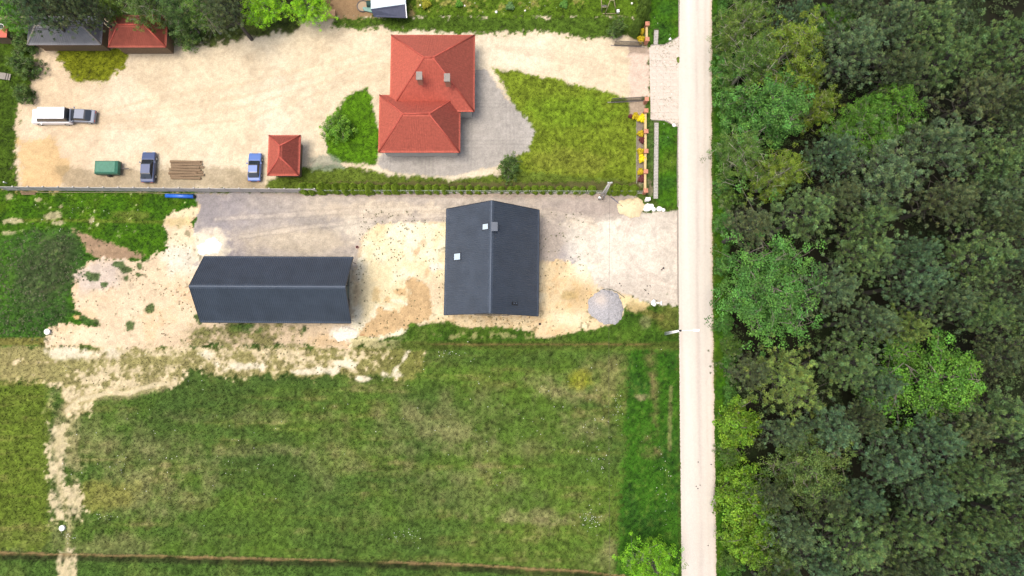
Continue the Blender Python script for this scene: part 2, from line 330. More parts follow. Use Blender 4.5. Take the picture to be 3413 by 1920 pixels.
    # behind the long building: weeds thinning over sand
    wb = pm([(640, 1076), (1180, 1076), (1240, 1155), (470, 1155)], 5, 8)
    lay(wb, C_(232, 208, 172), .1); lay(wb*sstep(-.35, .55, mid*.7+.6*fine+.25-sstep(960, 1160, u)*1.5-sstep(700, 560, u)*.9), C_(136, 132, 84), .7)
    lay(em(810, 1092, 46, 18)*.9, C_(74, 110, 44), 1); lay(em(1016, 1096, 9, 18)*.9, C_(66, 98, 42), 1); lay(em(740, 1105, 80, 16)*.5, C_(112, 118, 62), .8)
    lay(em(1120, 1130, 80, 26)*.8, C_(226, 196, 150), 0); lay(em(1150, 1108, 54, 26)*.85, C_(255, 242, 220), 0)
    # gravel yard
    gy = pm([(642, 640), (2120, 640), (2120, 700), (2010, 900), (1790, 872), (1790, 740), (1500, 740), (1400, 745), (1240, 752), (1205, 790), (1198, 900), (640, 880), (700, 862), (738, 830), (740, 800), (700, 792), (645, 775), (650, 730), (666, 700)], 4, 5)
    gc = C_(176, 168, 168)*(1-sstep(760, 930, u+w1*60)[..., None])+C_(208, 196, 180)*sstep(760, 930, u+w1*60)[..., None]
    lay(gy, gc*(1+.10*fine[..., None]), 0)
    lay(gy*sstep(.0, .9, mid+.2*fine)*.55, C_(214, 200, 178)); lay(gy*sstep(.1, .9, -mid+.3*fine-.2)*sstep(700, 900, u)*.5, C_(176, 166, 156))
    lay(gy*em(1060, 740, 90, 34)*.6, C_(158, 152, 146)); lay(gy*em(690, 700, 60, 60)*.5, C_(160, 154, 152)); lay(gy*em(1240, 700, 220, 34)*.5, C_(232, 214, 184)); lay(gy*em(1150, 820, 50, 40)*.4, C_(178, 168, 160))
    lay(gy*em(980, 800, 220, 40)*.4, C_(218, 202, 168)); lay(gy*em(1180, 760, 60, 40)*.6, C_(246, 234, 208)); lay(gy*pm([(860, 636), (2060, 648), (2060, 664), (860, 652)], 5, 4)*.6, C_(172, 152, 138))
    lay(gy*pm([(1200, 684), (1500, 690), (1880, 690), (2000, 745), (2000, 770), (1820, 724), (1500, 712), (1200, 722)], 8, 8)*.65, C_(242, 226, 198))
    lay(gy*em(1900, 845, 46, 40)*.8, C_(180, 176, 182)); lay(gy*em(1840, 800, 50, 60)*.5, C_(186, 172, 154)); lay(gy*em(1980, 700, 120, 40)*.5, C_(190, 174, 160)); lay(em(1926, 880, 36, 16)*.6, C_(190, 186, 188), 0)
    lay(em(648, 800, 1, 1)*0, sand); lay(em(652, 778, 14, 3, -22, 0, .2)*.8, C_(232, 224, 214))
    lay(gy*em(1900, 690, 260, 34, 0, -.5, .6)*.6, C_(192, 178, 166)); lay(gy*em(1830, 800, 80, 90, 0, -.5, .6)*.6, C_(188, 176, 164)); lay(gy*em(820, 700, 170, 70, 0, -.5, .6)*.5, C_(170, 164, 162))
    for pts, wd_r in (([(2262, 830), (2150, 800), (2000, 745), (1850, 708), (1500, 690), (1200, 702), (900, 720), (720, 730)], 5), ([(2262, 872), (2150, 842), (2000, 785), (1850, 740), (1820, 730)], 5), ([(1500, 722), (1200, 736), (1000, 760), (800, 790)], 5), ([(1190, 860), (1240, 760), (1320, 722), (1500, 715)], 4), ([(1225, 870), (1270, 780), (1340, 745), (1480, 738)], 4)):
        ld = line_d(u, v, pts)+w1*3; lay(gy*sstep(wd_r+4, wd_r-2, ld)*(.35+.2*fine)*.9, C_(232, 218, 196)); lay(gy*sstep(4, 1, np.abs(ld-wd_r-4))*.22, C_(150, 140, 128))
    # sandy yard between the two dark roofs
    sy = pm([(1182, 900), (1198, 830), (1215, 790), (1260, 748), (1500, 742), (1500, 1062), (1420, 1078), (1330, 1120), (1230, 1152), (1170, 1152), (1180, 1080), (1172, 960)], 4, 6)
    lay(sy, C_(255, 238, 192), 0); lay(sy*sstep(-.1, .6, mid+.3*big)*.8, C_(255, 246, 216)); lay(sy*sstep(.35, 1.1, -mid+.3*fine-.1)*.5, C_(240, 208, 156)); lay(sy*em(1430, 1000, 60, 90)*.6, C_(246, 222, 190))
    lay(em(700, 822, 62, 44, 0, -.3, .3), C_(246, 234, 208), 0)
    damp = pm([(1360, 930), (1420, 950), (1438, 1020), (1425, 1065), (1370, 1090), (1290, 1120), (1210, 1130), (1190, 1110), (1240, 1060), (1265, 1020), (1330, 1040), (1355, 1000)], 4, 7, 3)
    lay(damp, C_(218, 186, 138)*(1+.08*fine[..., None]), 0); lay(em(1330, 975, 34, 14, 10, -.1, .3, .5)*.8, C_(220, 182, 128)); lay(em(1290, 1000, 14, 16, 0, -.1, .3)*.7, C_(222, 188, 132)); lay(em(1255, 985, 12, 26)*.5, C_(214, 184, 120)); lay(em(1392, 835, 12, 22, 30, -.1, .4, .5)*.6, C_(228, 176, 118)); lay(em(1410, 810, 10, 12)*.4, C_(228, 176, 118)); lay(em(1424, 905, 8, 20, 20)*.5, C_(232, 186, 132))
    lay(em(1205, 1122, 10, 8)*.8, C_(176, 118, 78)); lay(em(1185, 945, 10, 60)*.5, C_(238, 204, 160)); lay(em(1340, 1008, 36, 9, 20, -.1, .3, .4)*.9, C_(255, 246, 214)); lay(em(1450, 890, 20, 16)*.7, C_(252, 246, 236))
    # south edge of the plot: grass strip
    gs = pm([(1180, 1120), (1330, 1130), (1370, 1080), (1440, 1082), (1500, 1076), (1560, 1090), (1720, 1094), (1780, 1106), (1780, 1125), (1850, 1120), (1880, 1108), (2000, 1090), (2060, 1070), (2085, 1020), (2110, 1000), (2262, 1015), (2262, 1160), (1180, 1160)], 4, 7)
    sf = pm([(1500, 1048), (1790, 1050), (1790, 870), (2010, 880), (2010, 970), (2110, 985), (2110, 1060), (2010, 1104), (1780, 1140), (1770, 1116), (1500, 1096), (1400, 1092)], 4, 6)
    lay(sf, C_(250, 226, 180), 0); lay(sf*sstep(-.1, .7, mid)*.7, C_(255, 238, 200)); lay(sf*sstep(.1, .8, fine*.7-mid*.7)*.55, C_(228, 190, 138)); lay(sf*em(1930, 1000, 60, 60)*.45, C_(206, 170, 112)); lay(sf*em(1890, 985, 30, 18)*.4, C_(176, 160, 96), .5)
    lay(sf*pm([(1450, 1052), (1760, 1054), (1760, 1096), (1450, 1092)], 6, 8)*sstep(-.3, .6, fine+mid*.5)*.6, C_(176, 156, 110), .4)
    lay(gs, C_(80, 112, 34), 1); lay(gs*sstep(-.3, .8, mid)*.6, C_(54, 90, 24)); lay(gs*sstep(.2, 1, -mid+fine*.3)*.4, C_(112, 122, 62))
    lay(gs*sstep(1380, 1200, u)*sstep(-.2, .3, mid+fine*.8+.15)*.9, C_(238, 224, 170), .1)
    lay(gs*sstep(5, 1, np.abs(v+w1*2+fine*1.5-1148))*sstep(1400, 1500, u)*sstep(2180, 2150, u)*.7, C_(150, 122, 80), .4); lay(gs*sstep(1135, 1142, v+fine*3)*.4, C_(96, 92, 48), .8); lay(gs*em(1600, 1118, 120, 9)*sstep(0, .5, fine+mid*.3)*.6, C_(178, 172, 116), .4)
    lay(em(2125, 1020, 30, 16)*.95, C_(240, 214, 156), 0); lay(em(2090, 1000, 40, 10, 10)*.7, C_(244, 222, 168), .1); lay(em(2150, 1080, 22, 24)*.5, C_(150, 148, 104)); lay(em(2225, 1070, 40, 50)*.45, C_(124, 118, 62)); lay(gs*em(2145, 1035, 100, 12, 20)*.4, C_(136, 118, 70))
    # pale drive to the road
    dr = pm([(2010, 890), (1990, 800), (2000, 740), (2060, 725), (2110, 705), (2140, 706), (2262, 700), (2280, 700), (2280, 1016), (2210, 1015), (2165, 1005), (2100, 985), (2010, 972), (1985, 940), (1950, 880)], 4, 5)
    arc = fbm(np.hypot(u-2330, (v-800)*1.6), np.zeros_like(u), 9, octv=3, seed=77)
    lay(dr, C_(224, 213, 196), 0); lay(dr*em(2090, 830, 190, 95, 0, -.6, .6)*.8, C_(252, 242, 224)); lay(dr*sstep(0, .9, arc+mid*.4)*.4, C_(238, 226, 206)); lay(dr*sstep(.1, .9, -arc+mid*.3)*.4, C_(206, 188, 170))
    lay(em(2005, 835, 70, 90, 0, -.6, .6)*.8, C_(253, 246, 226)); lay(em(1940, 790, 60, 60, 0, -.6, .6)*.6, C_(248, 240, 220)); lay(dr*sstep(2262, 2258, u)*sstep(2254, 2259, u)*.5, C_(190, 176, 160))
    # north-east corner of the plot
    lay(pm([(2140, 648), (2178, 652), (2190, 640), (2262, 640), (2262, 698), (2230, 704), (2190, 688), (2160, 690)], 4, 4), C_(86, 108, 40), 1)
    # --- verge north of the plot
    v2 = pm([(2160, -200), (2268, -200), (2262, 125), (2216, 152), (2170, 152)], 3, 3)+pm([(2155, 396), (2215, 402), (2258, 424), (2264, 690), (2225, 700), (2150, 640)], 3, 3)
    v2 = np.clip(v2, 0, 1); lay(v2, C_(72, 116, 22), 1); lay(v2*sstep(-.1, .8, mid)*.5, C_(58, 104, 40)); lay(v2*sstep(0, .8, -mid)*.35, C_(110, 116, 50))
    lay(v2*pm([(2152, 400), (2178, 400), (2178, 640), (2152, 640)], 5, 4)*.6, C_(88, 104, 60)); lay(pm([(2158, 600), (2176, 600), (2176, 650), (2158, 650)], 3, 3)*.7, C_(150, 136, 112), .2)
    # --- neighbour's grounds
    nb = pm([(-90, 48), (2140, 48), (2140, 632), (-90, 632)], 3, 3, 1); lay(nb, C_(244, 226, 192), 0); lay(nb*sstep(-.3, .8, big+mid*.3)*.7, C_(252, 238, 210)); lay(nb*sstep(600, 200, u)*.5, C_(236, 206, 168))
    for o_r in (0, 44, 80, 120):
        ld = np.abs(line_d(u, v, [(2262, 250+o_r*.4), (2100, 215+o_r*.4), (1800, 165+o_r*.2), (1650, 150+o_r*.1)])+w1*3); lay(nb*sstep(7, 2, ld)*.35, C_(226, 204, 172))
        ld = np.abs(line_d(u, v, [(1240, 170+o_r*.6), (1050, 220+o_r*.8), (800, 280+o_r), (500, 330+o_r*.8), (320, 380+o_r*.4)])+w1*5); lay(nb*sstep(8, 2, ld)*(.35+.15*mid), C_(228, 202, 164))
    lay(nb*sstep(.1, .9, -mid+.4*e1)*.35, C_(226, 202, 166))
    lay(pm([(190, 170), (300, 150), (430, 170), (420, 225), (360, 270), (230, 262)], 8, 8), C_(126, 134, 30), 1); lay(pm([(-90, 60), (100, 60), (120, 260), (70, 330), (52, 470), (60, 632), (-90, 632)], 8, 10), C_(74, 100, 26), 1)
    lay(pm([(560, -100), (800, -100), (1000, 60), (1000, 100), (800, 140), (620, 150), (560, 110)], 10, 12), C_(84, 96, 44), 1)
    lay(pm([(1110, 48), (2130, 48), (2130, 120), (2000, 125), (1800, 105), (1560, 112), (1300, 100), (1110, 90)], 6, 8), C_(84, 112, 34), 1)
    lay(pm([(1640, 225), (1780, 245), (2000, 300), (2126, 345), (2126, 628), (1700, 628), (1690, 560), (1760, 470), (1700, 330)], 5, 6), C_(122, 142, 40), 1); lay(em(1920, 370, 140, 50)*.5, C_(112, 148, 34)); lay(em(1900, 540, 160, 50)*.4, C_(140, 140, 60))
    lay(pm([(1225, 290), (1170, 310), (1090, 400), (1080, 470), (1110, 540), (1250, 550), (1280, 480), (1250, 380)], 5, 6), C_(88, 132, 22), 1)
    patio = pm([(1585, 230), (1625, 235), (1700, 340), (1785, 440), (1760, 500), (1640, 560), (1500, 590), (1300, 575), (1260, 550), (1270, 500), (1500, 500)], 4, 4); lay(patio, C_(194, 188, 178), 0)
    lay(patio*(1-sstep(.02, .08, np.minimum(np.abs((X*1.9) % 1-.5), np.abs((Y*1.9) % 1-.5))))*.25, C_(150, 145, 138))
    lay(pm([(1010, 560), (1100, 545), (1300, 580), (1500, 600), (1700, 570), (2080, 600), (2140, 610), (2140, 640), (890, 640), (890, 600)], 5, 6), C_(104, 124, 44), 1)
    lay(pm([(1020, 520), (1110, 520), (1150, 560), (1040, 572)], 6, 6)*.7, C_(150, 158, 140), .3); lay(pm([(60, 470), (180, 460), (230, 540), (200, 632), (70, 632)], 8, 8)*.8, C_(232, 196, 138), 0)
    lay(pm([(200, 560), (800, 560), (900, 632), (200, 632)], 10, 10)*.6, C_(150, 134, 100), .2); lay(pm([(1060, -100), (1245, -100), (1245, 60), (1060, 60)], 4, 8), C_(168, 138, 102), 0); lay(pm([(1062, -100), (1110, -100), (1100, 30), (1062, 60)], 4, 8)*.7, C_(104, 80, 60))
    lay(pm([(1366, -100), (2175, -100), (2165, 56), (1366, 56)], 3, 4), C_(92, 122, 30), 1); lay(pm([(1366, -60), (2000, -60), (1960, 22), (1366, 30)], 8, 10)*sstep(0, .7, fine+mid*.5)*.5, C_(178, 160, 96), .7); lay(em(1375, 45, 14, 12)*.7, C_(176, 146, 106), .1)
    lay(pm([(2122, 402), (2145, 402), (2145, 612), (2122, 612)], 1.5, 1), C_(158, 146, 130), .1); lay(pm([(2098, 328), (2152, 332), (2152, 385), (2098, 385)], 2, 2), C_(196, 176, 152), 0); lay(pm([(2095, 150), (2165, 165), (2165, 325), (2095, 325)], 4, 4), C_(244, 220, 198), 0); lay(pm([(2095, 110), (2150, 130), (2160, 180), (2095, 180)], 5, 5)*.6, C_(140, 124, 104))
    lay(pm([(1000, 606), (2130, 608), (2140, 640), (1000, 640)], 3, 3)*.85, C_(98, 92, 58), .25)  # brown soil under the thuja row; shade between the plants put into its colour
    # --- forest floor and its grassy fringe
    fo = sstep(0, 10, poly_sd(u, v, [(2372, -400), (2375, 900), (2390, 2400), (9000, 2400), (9000, -400)])); lay(fo, C_(62, 108, 16), 1); lay(fo*sstep(0, .8, mid)*.5, C_(90, 116, 28))
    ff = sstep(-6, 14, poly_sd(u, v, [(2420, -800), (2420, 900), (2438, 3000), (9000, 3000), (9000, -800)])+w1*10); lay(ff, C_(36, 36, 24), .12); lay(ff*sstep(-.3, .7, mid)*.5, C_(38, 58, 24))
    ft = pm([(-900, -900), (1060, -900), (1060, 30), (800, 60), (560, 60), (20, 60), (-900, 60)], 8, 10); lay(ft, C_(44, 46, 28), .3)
    # small scale contrast: blades and clods
    gg = g[..., None]
    col *= 1+gg*(.34*fine+.38*sp)[..., None]+(1-gg)*(-.05+.07*mid+.09*fine+.08*sp)[..., None]
    clod = sstep(.95, 1.25, fbm(X, Y, .5, octv=2, seed=41)+.55*fbm(X, Y, 4, octv=2, seed=43))*(1-g)*sstep(1.0, .3, v/1300+0*u)*0
    speck = sstep(.80, 1.1, fbm(X, Y, .42, octv=2, seed=41)+.5*fbm(X, Y, 3.5, octv=2, seed=43))*(1-g)*(sa+sy*.5+sf+band).clip(0, 1)
    col = col*(1-.62*speck[..., None])+C_(96, 96, 58)*.62*speck[..., None]
    # --- relief
    z = -.03+.025*fine*g+.03*mid*g
    z = z+1.2*sstep(0, 110, poly_sd(u, v, MOUND))*(1+.25*mid)+.12*mound*fine
    z = z+.45*sstep(0, 60, poly_sd(u, v, [(290, 870), (350, 860), (440, 880), (460, 960), (330, 1060), (240, 1000), (240, 950)]))*(1+.3*mid)
    z = z-.25*sstep(10, 3, bd)+.25*sstep(18, 8, np.abs(below+14))*(below < 0)
    z = z+.5*sstep(0, 1, ell(u, v, 605, 868, 56, 44))
    z = z-.12*sstep(9, 3, tr)+.10*(1-g)*(sy*np.clip(mid, -.5, 1))*.6-.05*dr
    z = z-.35*ff*.3
    return np.clip(col, .004, .62), np.clip(g, 0, 1), z
def line_mask(u, v, pts, wd): return sstep(wd*1.6, wd*.5, line_d(u, v, pts))

STEP = .17
xs = np.concatenate([[-700, -450, -300, -200, -140, -110, -95, -86], np.arange(-80, 82, STEP), [86, 95, 110, 140, 200, 300, 450, 700]])
ys = np.concatenate([[-650, -400, -250, -150, -100, -75, -60, -48], np.arange(-42, 66, STEP), [72, 84, 100, 140, 200, 300, 450, 700]])
# beyond the frame on the forest side the floor needs no fine cells
xs = np.concatenate([xs[xs < 34], np.arange(34, 86, .6), xs[xs > 86]])
XX, YY = np.meshgrid(xs, ys, indexing='ij')
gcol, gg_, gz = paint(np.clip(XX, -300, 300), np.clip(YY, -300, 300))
far = np.maximum(np.abs(XX)/110, np.abs(YY)/80) > 1.0
gz = np.where(far, -.05, gz)
nx, ny = XX.shape
idx = np.arange(nx*ny).reshape(nx, ny)
quads = np.stack([idx[:-1, :-1], idx[1:, :-1], idx[1:, 1:], idx[:-1, 1:]], -1).reshape(-1, 4)
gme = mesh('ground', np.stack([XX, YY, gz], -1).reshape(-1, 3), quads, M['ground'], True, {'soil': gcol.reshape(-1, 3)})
tag(link(bpy.data.objects.new('ground', gme)), kind='structure')
def ground_at(x, y):
    i = np.clip(np.searchsorted(xs, x), 1, nx-1); j = np.clip(np.searchsorted(ys, y), 1, ny-1); return gz[i, j], gcol[i, j], gg_[i, j]
def gh(x, y): return float(ground_at(np.array([x]), np.array([y]))[0][0])

# ------------------------------------------------------------------ road
def edge(pts, v): return np.interp(v, [p[1] for p in pts], [p[0] for p in pts])
vv = np.linspace(-380, 2280, 900); cols_ = np.linspace(0, 1, 36)
RV = []; RC = []
rn = np.random.RandomState(4)
for i, v in enumerate(vv):
    a = edge(ROAD_L, v)+rn.uniform(-.8, .8); b = edge(ROAD_R, v)+rn.uniform(-1.5, 1.5)+1.2*math.sin(i*.21)
    for t in cols_:
        p = P(a+(b-a)*t, v); RV.append((p.x, p.y, .035*(math.sin(math.pi*t))**.3+.0)); RC.append((t, v))
RV = np.array(RV); RC = np.array(RC); t = RC[:, 0]
cr = np.ones((len(RV), 3))*s2l((241, 232, 218))/K
def lerp(c, m, d): return c*(1-m[:, None])+(s2l(d)/K)*m[:, None]
nz = fbm(RV[:, 0], RV[:, 1], .7, 9, 4, 61); nf = fbm(RV[:, 0], RV[:, 1], .4, octv=3, seed=63); nl = fbm(RV[:, 0], RV[:, 1], 1.2, 30, 3, 69)
cr = lerp(cr, np.exp(-((t-.25)/.14)**2)*.85*np.clip(.7+nl*.7, 0, 1), (252, 248, 238)); cr = lerp(cr, np.exp(-((t-.56)/.07)**2)*.75*np.clip(.7+nz, 0, 1), (216, 206, 196)); cr = lerp(cr, np.exp(-((t-.80)/.05)**2)*.5*np.clip(.6+nl, 0, 1), (222, 210, 194)); cr = lerp(cr, np.exp(-((t-.07)/.03)**2)*.5*np.clip(.6+nz, 0, 1), (224, 212, 196))
cr = lerp(cr, sstep(.88, .97, t)*.6, (232, 212, 186)); cr = lerp(cr, sstep(.965, 1, t+nf*.02)*.5, (196, 170, 132)); cr = lerp(cr, sstep(.03, .0, t)*.55, (186, 172, 152))
cr = lerp(cr, sstep(.2, 1, nz)*.25, (238, 222, 206)); cr *= (1+.025*nf)[:, None]
cr = lerp(cr, sstep(1100, 1900, RC[:, 1])*.4, (226, 216, 204))
ri = np.arange(len(RV)).reshape(len(vv), len(cols_))
rq = np.stack([ri[:-1, :-1], ri[1:, :-1], ri[1:, 1:], ri[:-1, 1:]], -1).reshape(-1, 4)
tag(link(bpy.data.objects.new('road', mesh('road', RV, rq, M['road'], True, {'soil': np.clip(cr, 0, .6)}))), kind='structure')
# neighbour's paved driveway apron
def sheet(name, pts, z, m, soilc=None, kind='structure'):
    q = [P(a, b) for a, b in pts]; me = mesh(name, np.array([[p.x, p.y, z] for p in q]), [tuple(range(len(q)))[::-1]], m)
    o = link(bpy.data.objects.new(name, me)); return tag(o, kind=kind)
M['apron'] = mat('worn_concrete_paving', S(238, 224, 208), rough=.9, var=.10, scale=1.2, bump=.2)
M['joint'] = mat('paving_joint_sand', S(196, 180, 160), rough=.95, var=.1)
apron = sheet('driveway', [(2168, 152), (2214, 150), (2262, 122), (2262, 424), (2214, 402), (2168, 398)], .012, M['apron'])
blk = mesh('paving_slab', np.array([[x, y, z] for z in (0, .03) for x, y in ((-.46, -.46), (.46, -.46), (.46, .46), (-.46, .46))]), [(4, 5, 6, 7), (0, 1, 5, 4), (1, 2, 6, 5), (2, 3, 7, 6), (3, 0, 4, 7)], M['apron'])
_a, _b = P(2168, 398), P(2262, 150)
yy = _a.y+.5
while yy < _b.y-.3:
    xx = _a.x+.5
    while xx < P(2259, 300).x-.4:
        uu, v_ = UV(np.array([xx]), np.array([yy])); lim = (150-(uu[0]-2214)*.58 if uu[0] > 2214 else 151)+14
        if v_[0] > lim and v_[0] < 398-14+((uu[0]-2214)*.45 if uu[0] > 2214 else 0):
            o = link(bpy.data.objects.new('paving_slab', blk), apron); o.location = (xx, yy, .012+random.uniform(0, .006)); o.rotation_euler = (0, 0, random.uniform(-.01, .01))
        xx += .94
    yy += .94
def kerb(name, pts, wd=.1, h=.08, m='kerb'):
    mb = MB(); q = [P(a, b) for a, b in pts]
    for a, b in zip(q[:-1], q[1:]):
        d = b-a; mb.box(((a.x+b.x)/2, (a.y+b.y)/2, h/2), (d.length, wd, h), math.atan2(d.y, d.x))
    return mb.build(name, M[m])
for pts in ([(2262, -300), (2262, 122)], [(2260, 124), (2214, 150), (2170, 150)], [(2260, 424), (2214, 402), (2170, 400)], [(2259, 426), (2257, 560), (2258, 690)], [(2259, 700), (2259, 860), (2260, 1010)]):
    tag(kerb('kerb', pts, .10, .06), kind='structure')
# openwork paving strip: each lattice slab its own piece
def lattice():
    mb = MB(); n = 5; L_ = .62
    for k in range(-3, 4):
        for sgn in (1, -1):
            c = k*.17
            # a diagonal bar clipped to the slab
            p0 = Vector((max(-L_/2, -.2+c), 0, 0))
            pts = []
            for tt in np.linspace(-.6, .6, 25):
                x = c+tt; y = tt*sgn
                if abs(x) <= L_/2 and abs(y) <= .2: pts.append((x, y))
            if len(pts) > 1:
                a, b = pts[0], pts[-1]; d = math.hypot(b[0]-a[0], b[1]-a[1])
                mb.box(((a[0]+b[0])/2, (a[1]+b[1])/2, .03+.002*(sgn+1)), (d, .052, .04), math.atan2(b[1]-a[1], b[0]-a[0]))
    for y in (-.2, .2): mb.box((0, y, .032), (L_, .03, .048))
    return mesh('paving_slab', np.array([list(v) for v in mb.v]), mb.f, M['concrete'])
lat = lattice(); M['strip'] = mat('moss_soil', S(92, 100, 62), rough=.95, var=.3, scale=8)
for (v0, v1) in ((96, 150), (402, 662)):
    a, b = P(2185, v1), P(2188, v0); base = sheet('path', [(2176, v1), (2195, v1), (2196, v0), (2178, v0)], .006, M['strip']); y = a.y+.21; k = 0
    while y < b.y-.2:
        o = link(bpy.data.objects.new('paving_slab', lat), base); tt = (y-a.y)/(b.y-a.y); o.location = (a.x+(b.x-a.x)*tt, y, random.uniform(0, .012)); o.rotation_euler = (0, 0, random.uniform(-.02, .02)); y += .425

# ------------------------------------------------------------------ roofs
def slope(name, e0, e1, r0, r1, m, parent, pitch=.25, row=.36, amp=.05, step=.03, lift=.03):
    """profiled tile sheet from eave e0-e1 up to ridge r0-r1 (trapezoid or triangle)"""
    e0, e1, r0, r1 = map(Vector, (e0, e1, r0, r1)); L_ = (e1-e0).length; H_ = ((r0+r1)/2-(e0+e1)/2).length
    nrm = (e1-e0).cross((r0+r1)/2-e0).normalized(); nrm = nrm if nrm.z > 0 else -nrm
    nr = max(2, int(H_/row)); nc = max(8, int(L_/pitch*6)); xs_ = np.linspace(0, 1, nc+1)
    V = []
    ax = (e1-e0).normalized()
    for i in range(nr):
        for j_, (tt, off) in enumerate(((i/nr, step), ((i+1)/nr-.004, 0.0))):
            a = e0.lerp(r0, tt); b = e1.lerp(r1, tt)
            A = np.array(a); B = np.array(b); pts = A+(B-A)*xs_[:, None]
            s_ = (pts-np.array(e0))@np.array(ax)
            wv = amp*(np.abs(np.sin(math.pi*s_/pitch))**.8)+off+lift
            V.append(pts+np.array(nrm)*wv[:, None])
    n = nc+1; V = np.concatenate(V); R = np.arange(len(V)).reshape(2*nr, n)
    fc = np.stack([R[:-1, :-1], R[:-1, 1:], R[1:, 1:], R[1:, :-1]], -1).reshape(-1, 4)
    if (Vector(V[fc[0][1]])-Vector(V[fc[0][0]])).cross(Vector(V[fc[0][3]])-Vector(V[fc[0][0]])).dot(nrm) < 0: fc = fc[:, ::-1].copy()
    l = origin(parent); me = mesh(name, V-np.array(l), fc, m); return link(bpy.data.objects.new(name, me), parent)
def lerp3(a, b, t): return a+(b-a)*t
def deck(name, quad, th, m, parent):   # thin board under a roof plane
    mb = MB(); q = [Vector(p) for p in quad]; n = (q[1]-q[0]).cross(q[-1]-q[0]).normalized(); n = n if n.z > 0 else -n; k = len(q)
    mb.add(q+[p-n*th for p in q], [tuple(range(k)), tuple(range(k, 2*k))[::-1]]+[(i, (i+1) % k, k+(i+1) % k, k+i) for i in range(k)]); return mb.build(name, m, parent)
def bar(mb, a, b, w_, h_):             # rectangular bar between two points
    a, b = Vector(a), Vector(b); d = (b-a).normalized(); s = d.cross(Vector((0, 0, 1))).normalized()*w_/2; u_ = s.cross(d).normalized()*h_/2
    if u_.z < 0: u_ = -u_
    vs = [p+x*s+y*u_ for p in (a, b) for x, y in ((-1, -1), (1, -1), (1, 1), (-1, 1))]
    return mb.add(vs, [(0, 3, 2, 1), (4, 5, 6, 7), (0, 1, 5, 4), (1, 2, 6, 5), (2, 3, 7, 6), (3, 0, 4, 7)])
def gable_building(name, label, cat, eaves, ridge, wall_m, over=.45, gover=.30):
    """eaves: four corners A0,A1 (one side) B0,B1 (other side); ridge R0 (over A0/B0), R1"""
    A0, A1, B0, B1 = eaves; R0, R1 = ridge
    cen = (A0+A1+B0+B1)/4; t = thing(name, label, cat, (cen.x, cen.y, 0))
    def inset(p):  # wall corner under the overhang
        ax = (A1-A0).normalized(); bx = (B0-A0).normalized(); s1 = 1 if (cen-p).dot(ax) > 0 else -1; s2 = 1 if (cen-p).dot(bx) > 0 else -1
        return p+ax*s1*gover+bx*s2*over
    a0, a1, b0, b1 = map(inset, (A0, A1, B0, B1)); ez = A0.z-.12; rz_ = R0.z-.35
    def wallquad(p, q, nm='wall'):
        mb = MB(); d = (q-p).normalized(); nrm = Vector((d.y, -d.x, 0))*.12; mb.add([Vector((x.x, x.y, z)) for z in (-.1, ez) for x in (p, q, q+nrm*0-nrm, p-nrm)], [(0, 1, 5, 4), (1, 2, 6, 5), (2, 3, 7, 6), (3, 0, 4, 7), (4, 5, 6, 7)]); return mb.build(nm, wall_m, t)
    def gable(p, q, apex):
        mb = MB(); d = (q-p).normalized(); nrm = Vector((-d.y, d.x, 0)); nrm = nrm if nrm.dot(cen-p) > 0 else -nrm
        pr = [Vector((p.x, p.y, -.1)), Vector((q.x, q.y, -.1)), Vector((q.x, q.y, ez)), apex, Vector((p.x, p.y, ez))]
        mb.add(pr+[x+nrm*.2 for x in pr], [(0, 1, 2, 3, 4), (9, 8, 7, 6, 5)]+[(i, (i+1) % 5, 5+(i+1) % 5, 5+i) for i in range(5)]); return mb.build('gable_wall', wall_m, t)
    wa = wallquad(a0, a1); wb = wallquad(b1, b0)
    ax = (A1-A0).normalized()
    g0 = gable(a0, b0, Vector((R0.x, R0.y, rz_))+ax*gover); g1 = gable(a1, b1, Vector((R1.x, R1.y, rz_))-ax*gover)
    for e0, e1, s_ in ((A0, A1, 1), (B0, B1, -1)):
        rp = slope('roof_slope', e0, e1, R0, R1, M['roof'], t); deck('roof_deck', [e0+Vector((0, 0, -.01)), e1+Vector((0, 0, -.01)), R1+Vector((0, 0, -.01)), R0+Vector((0, 0, -.01))], .14, M['trim'], t)
        out = ((e0+e1)/2-(R0+R1)/2); out.z = 0; out.normalize()
        gb = MB(); gb.tube([e0+out*.06+Vector((0, 0, -.05)), e1+out*.06+Vector((0, 0, -.05))], .065, 10); gb.build('gutter', M['trim'], t, True)
        fb = MB(); bar(fb, e0-out*.06+Vector((0, 0, -.2)), e1-out*.06+Vector((0, 0, -.2)), .03, .16); fb.build('fascia', M['soffit'], t)
        for end, rr, sg in ((e0, R0, -1), (e1, R1, 1)):
            vb = MB(); bar(vb, end+ax*sg*.02+Vector((0, 0, .02)), rr+ax*sg*.02+Vector((0, 0, .02)), .07, .16); vb.build('verge_trim', M['trim'], t)
        dp = MB(); q = e1+out*.06-ax*.35; base = Vector((q.x, q.y, 0))-out*(over-.03)
        dp.tube([q+Vector((0, 0, -.1)), q-out*(over-.12)+Vector((0, 0, -.5)), base+Vector((0, 0, A0.z-.8)), base+Vector((0, 0, .1))], .04, 8); dp.build('downpipe', M['trim'], t, True)
    mb = MB(); up = Vector((0, 0, .085)); pts = []
    prof = [(-.13, -.06), (-.09, .02), (-.03, .06), (.03, .06), (.09, .02), (.13, -.06)]; sd2 = Vector((-ax.y, ax.x, 0)); vs = []
    for e in (R0-ax*.04, R1+ax*.04):
        for x, z in prof: vs.append(e+sd2*x+Vector((0, 0, z+.05)))
    mb.add(vs, [(i, i+1, i+7, i+6) for i in range(5)]+[(0, 1, 2, 3, 4, 5), (11, 10, 9, 8, 7, 6)]); mb.build('ridge_cap', M['ridge'], t)
    return t, (a0, a1, b0, b1), (wa, wb, g0, g1)
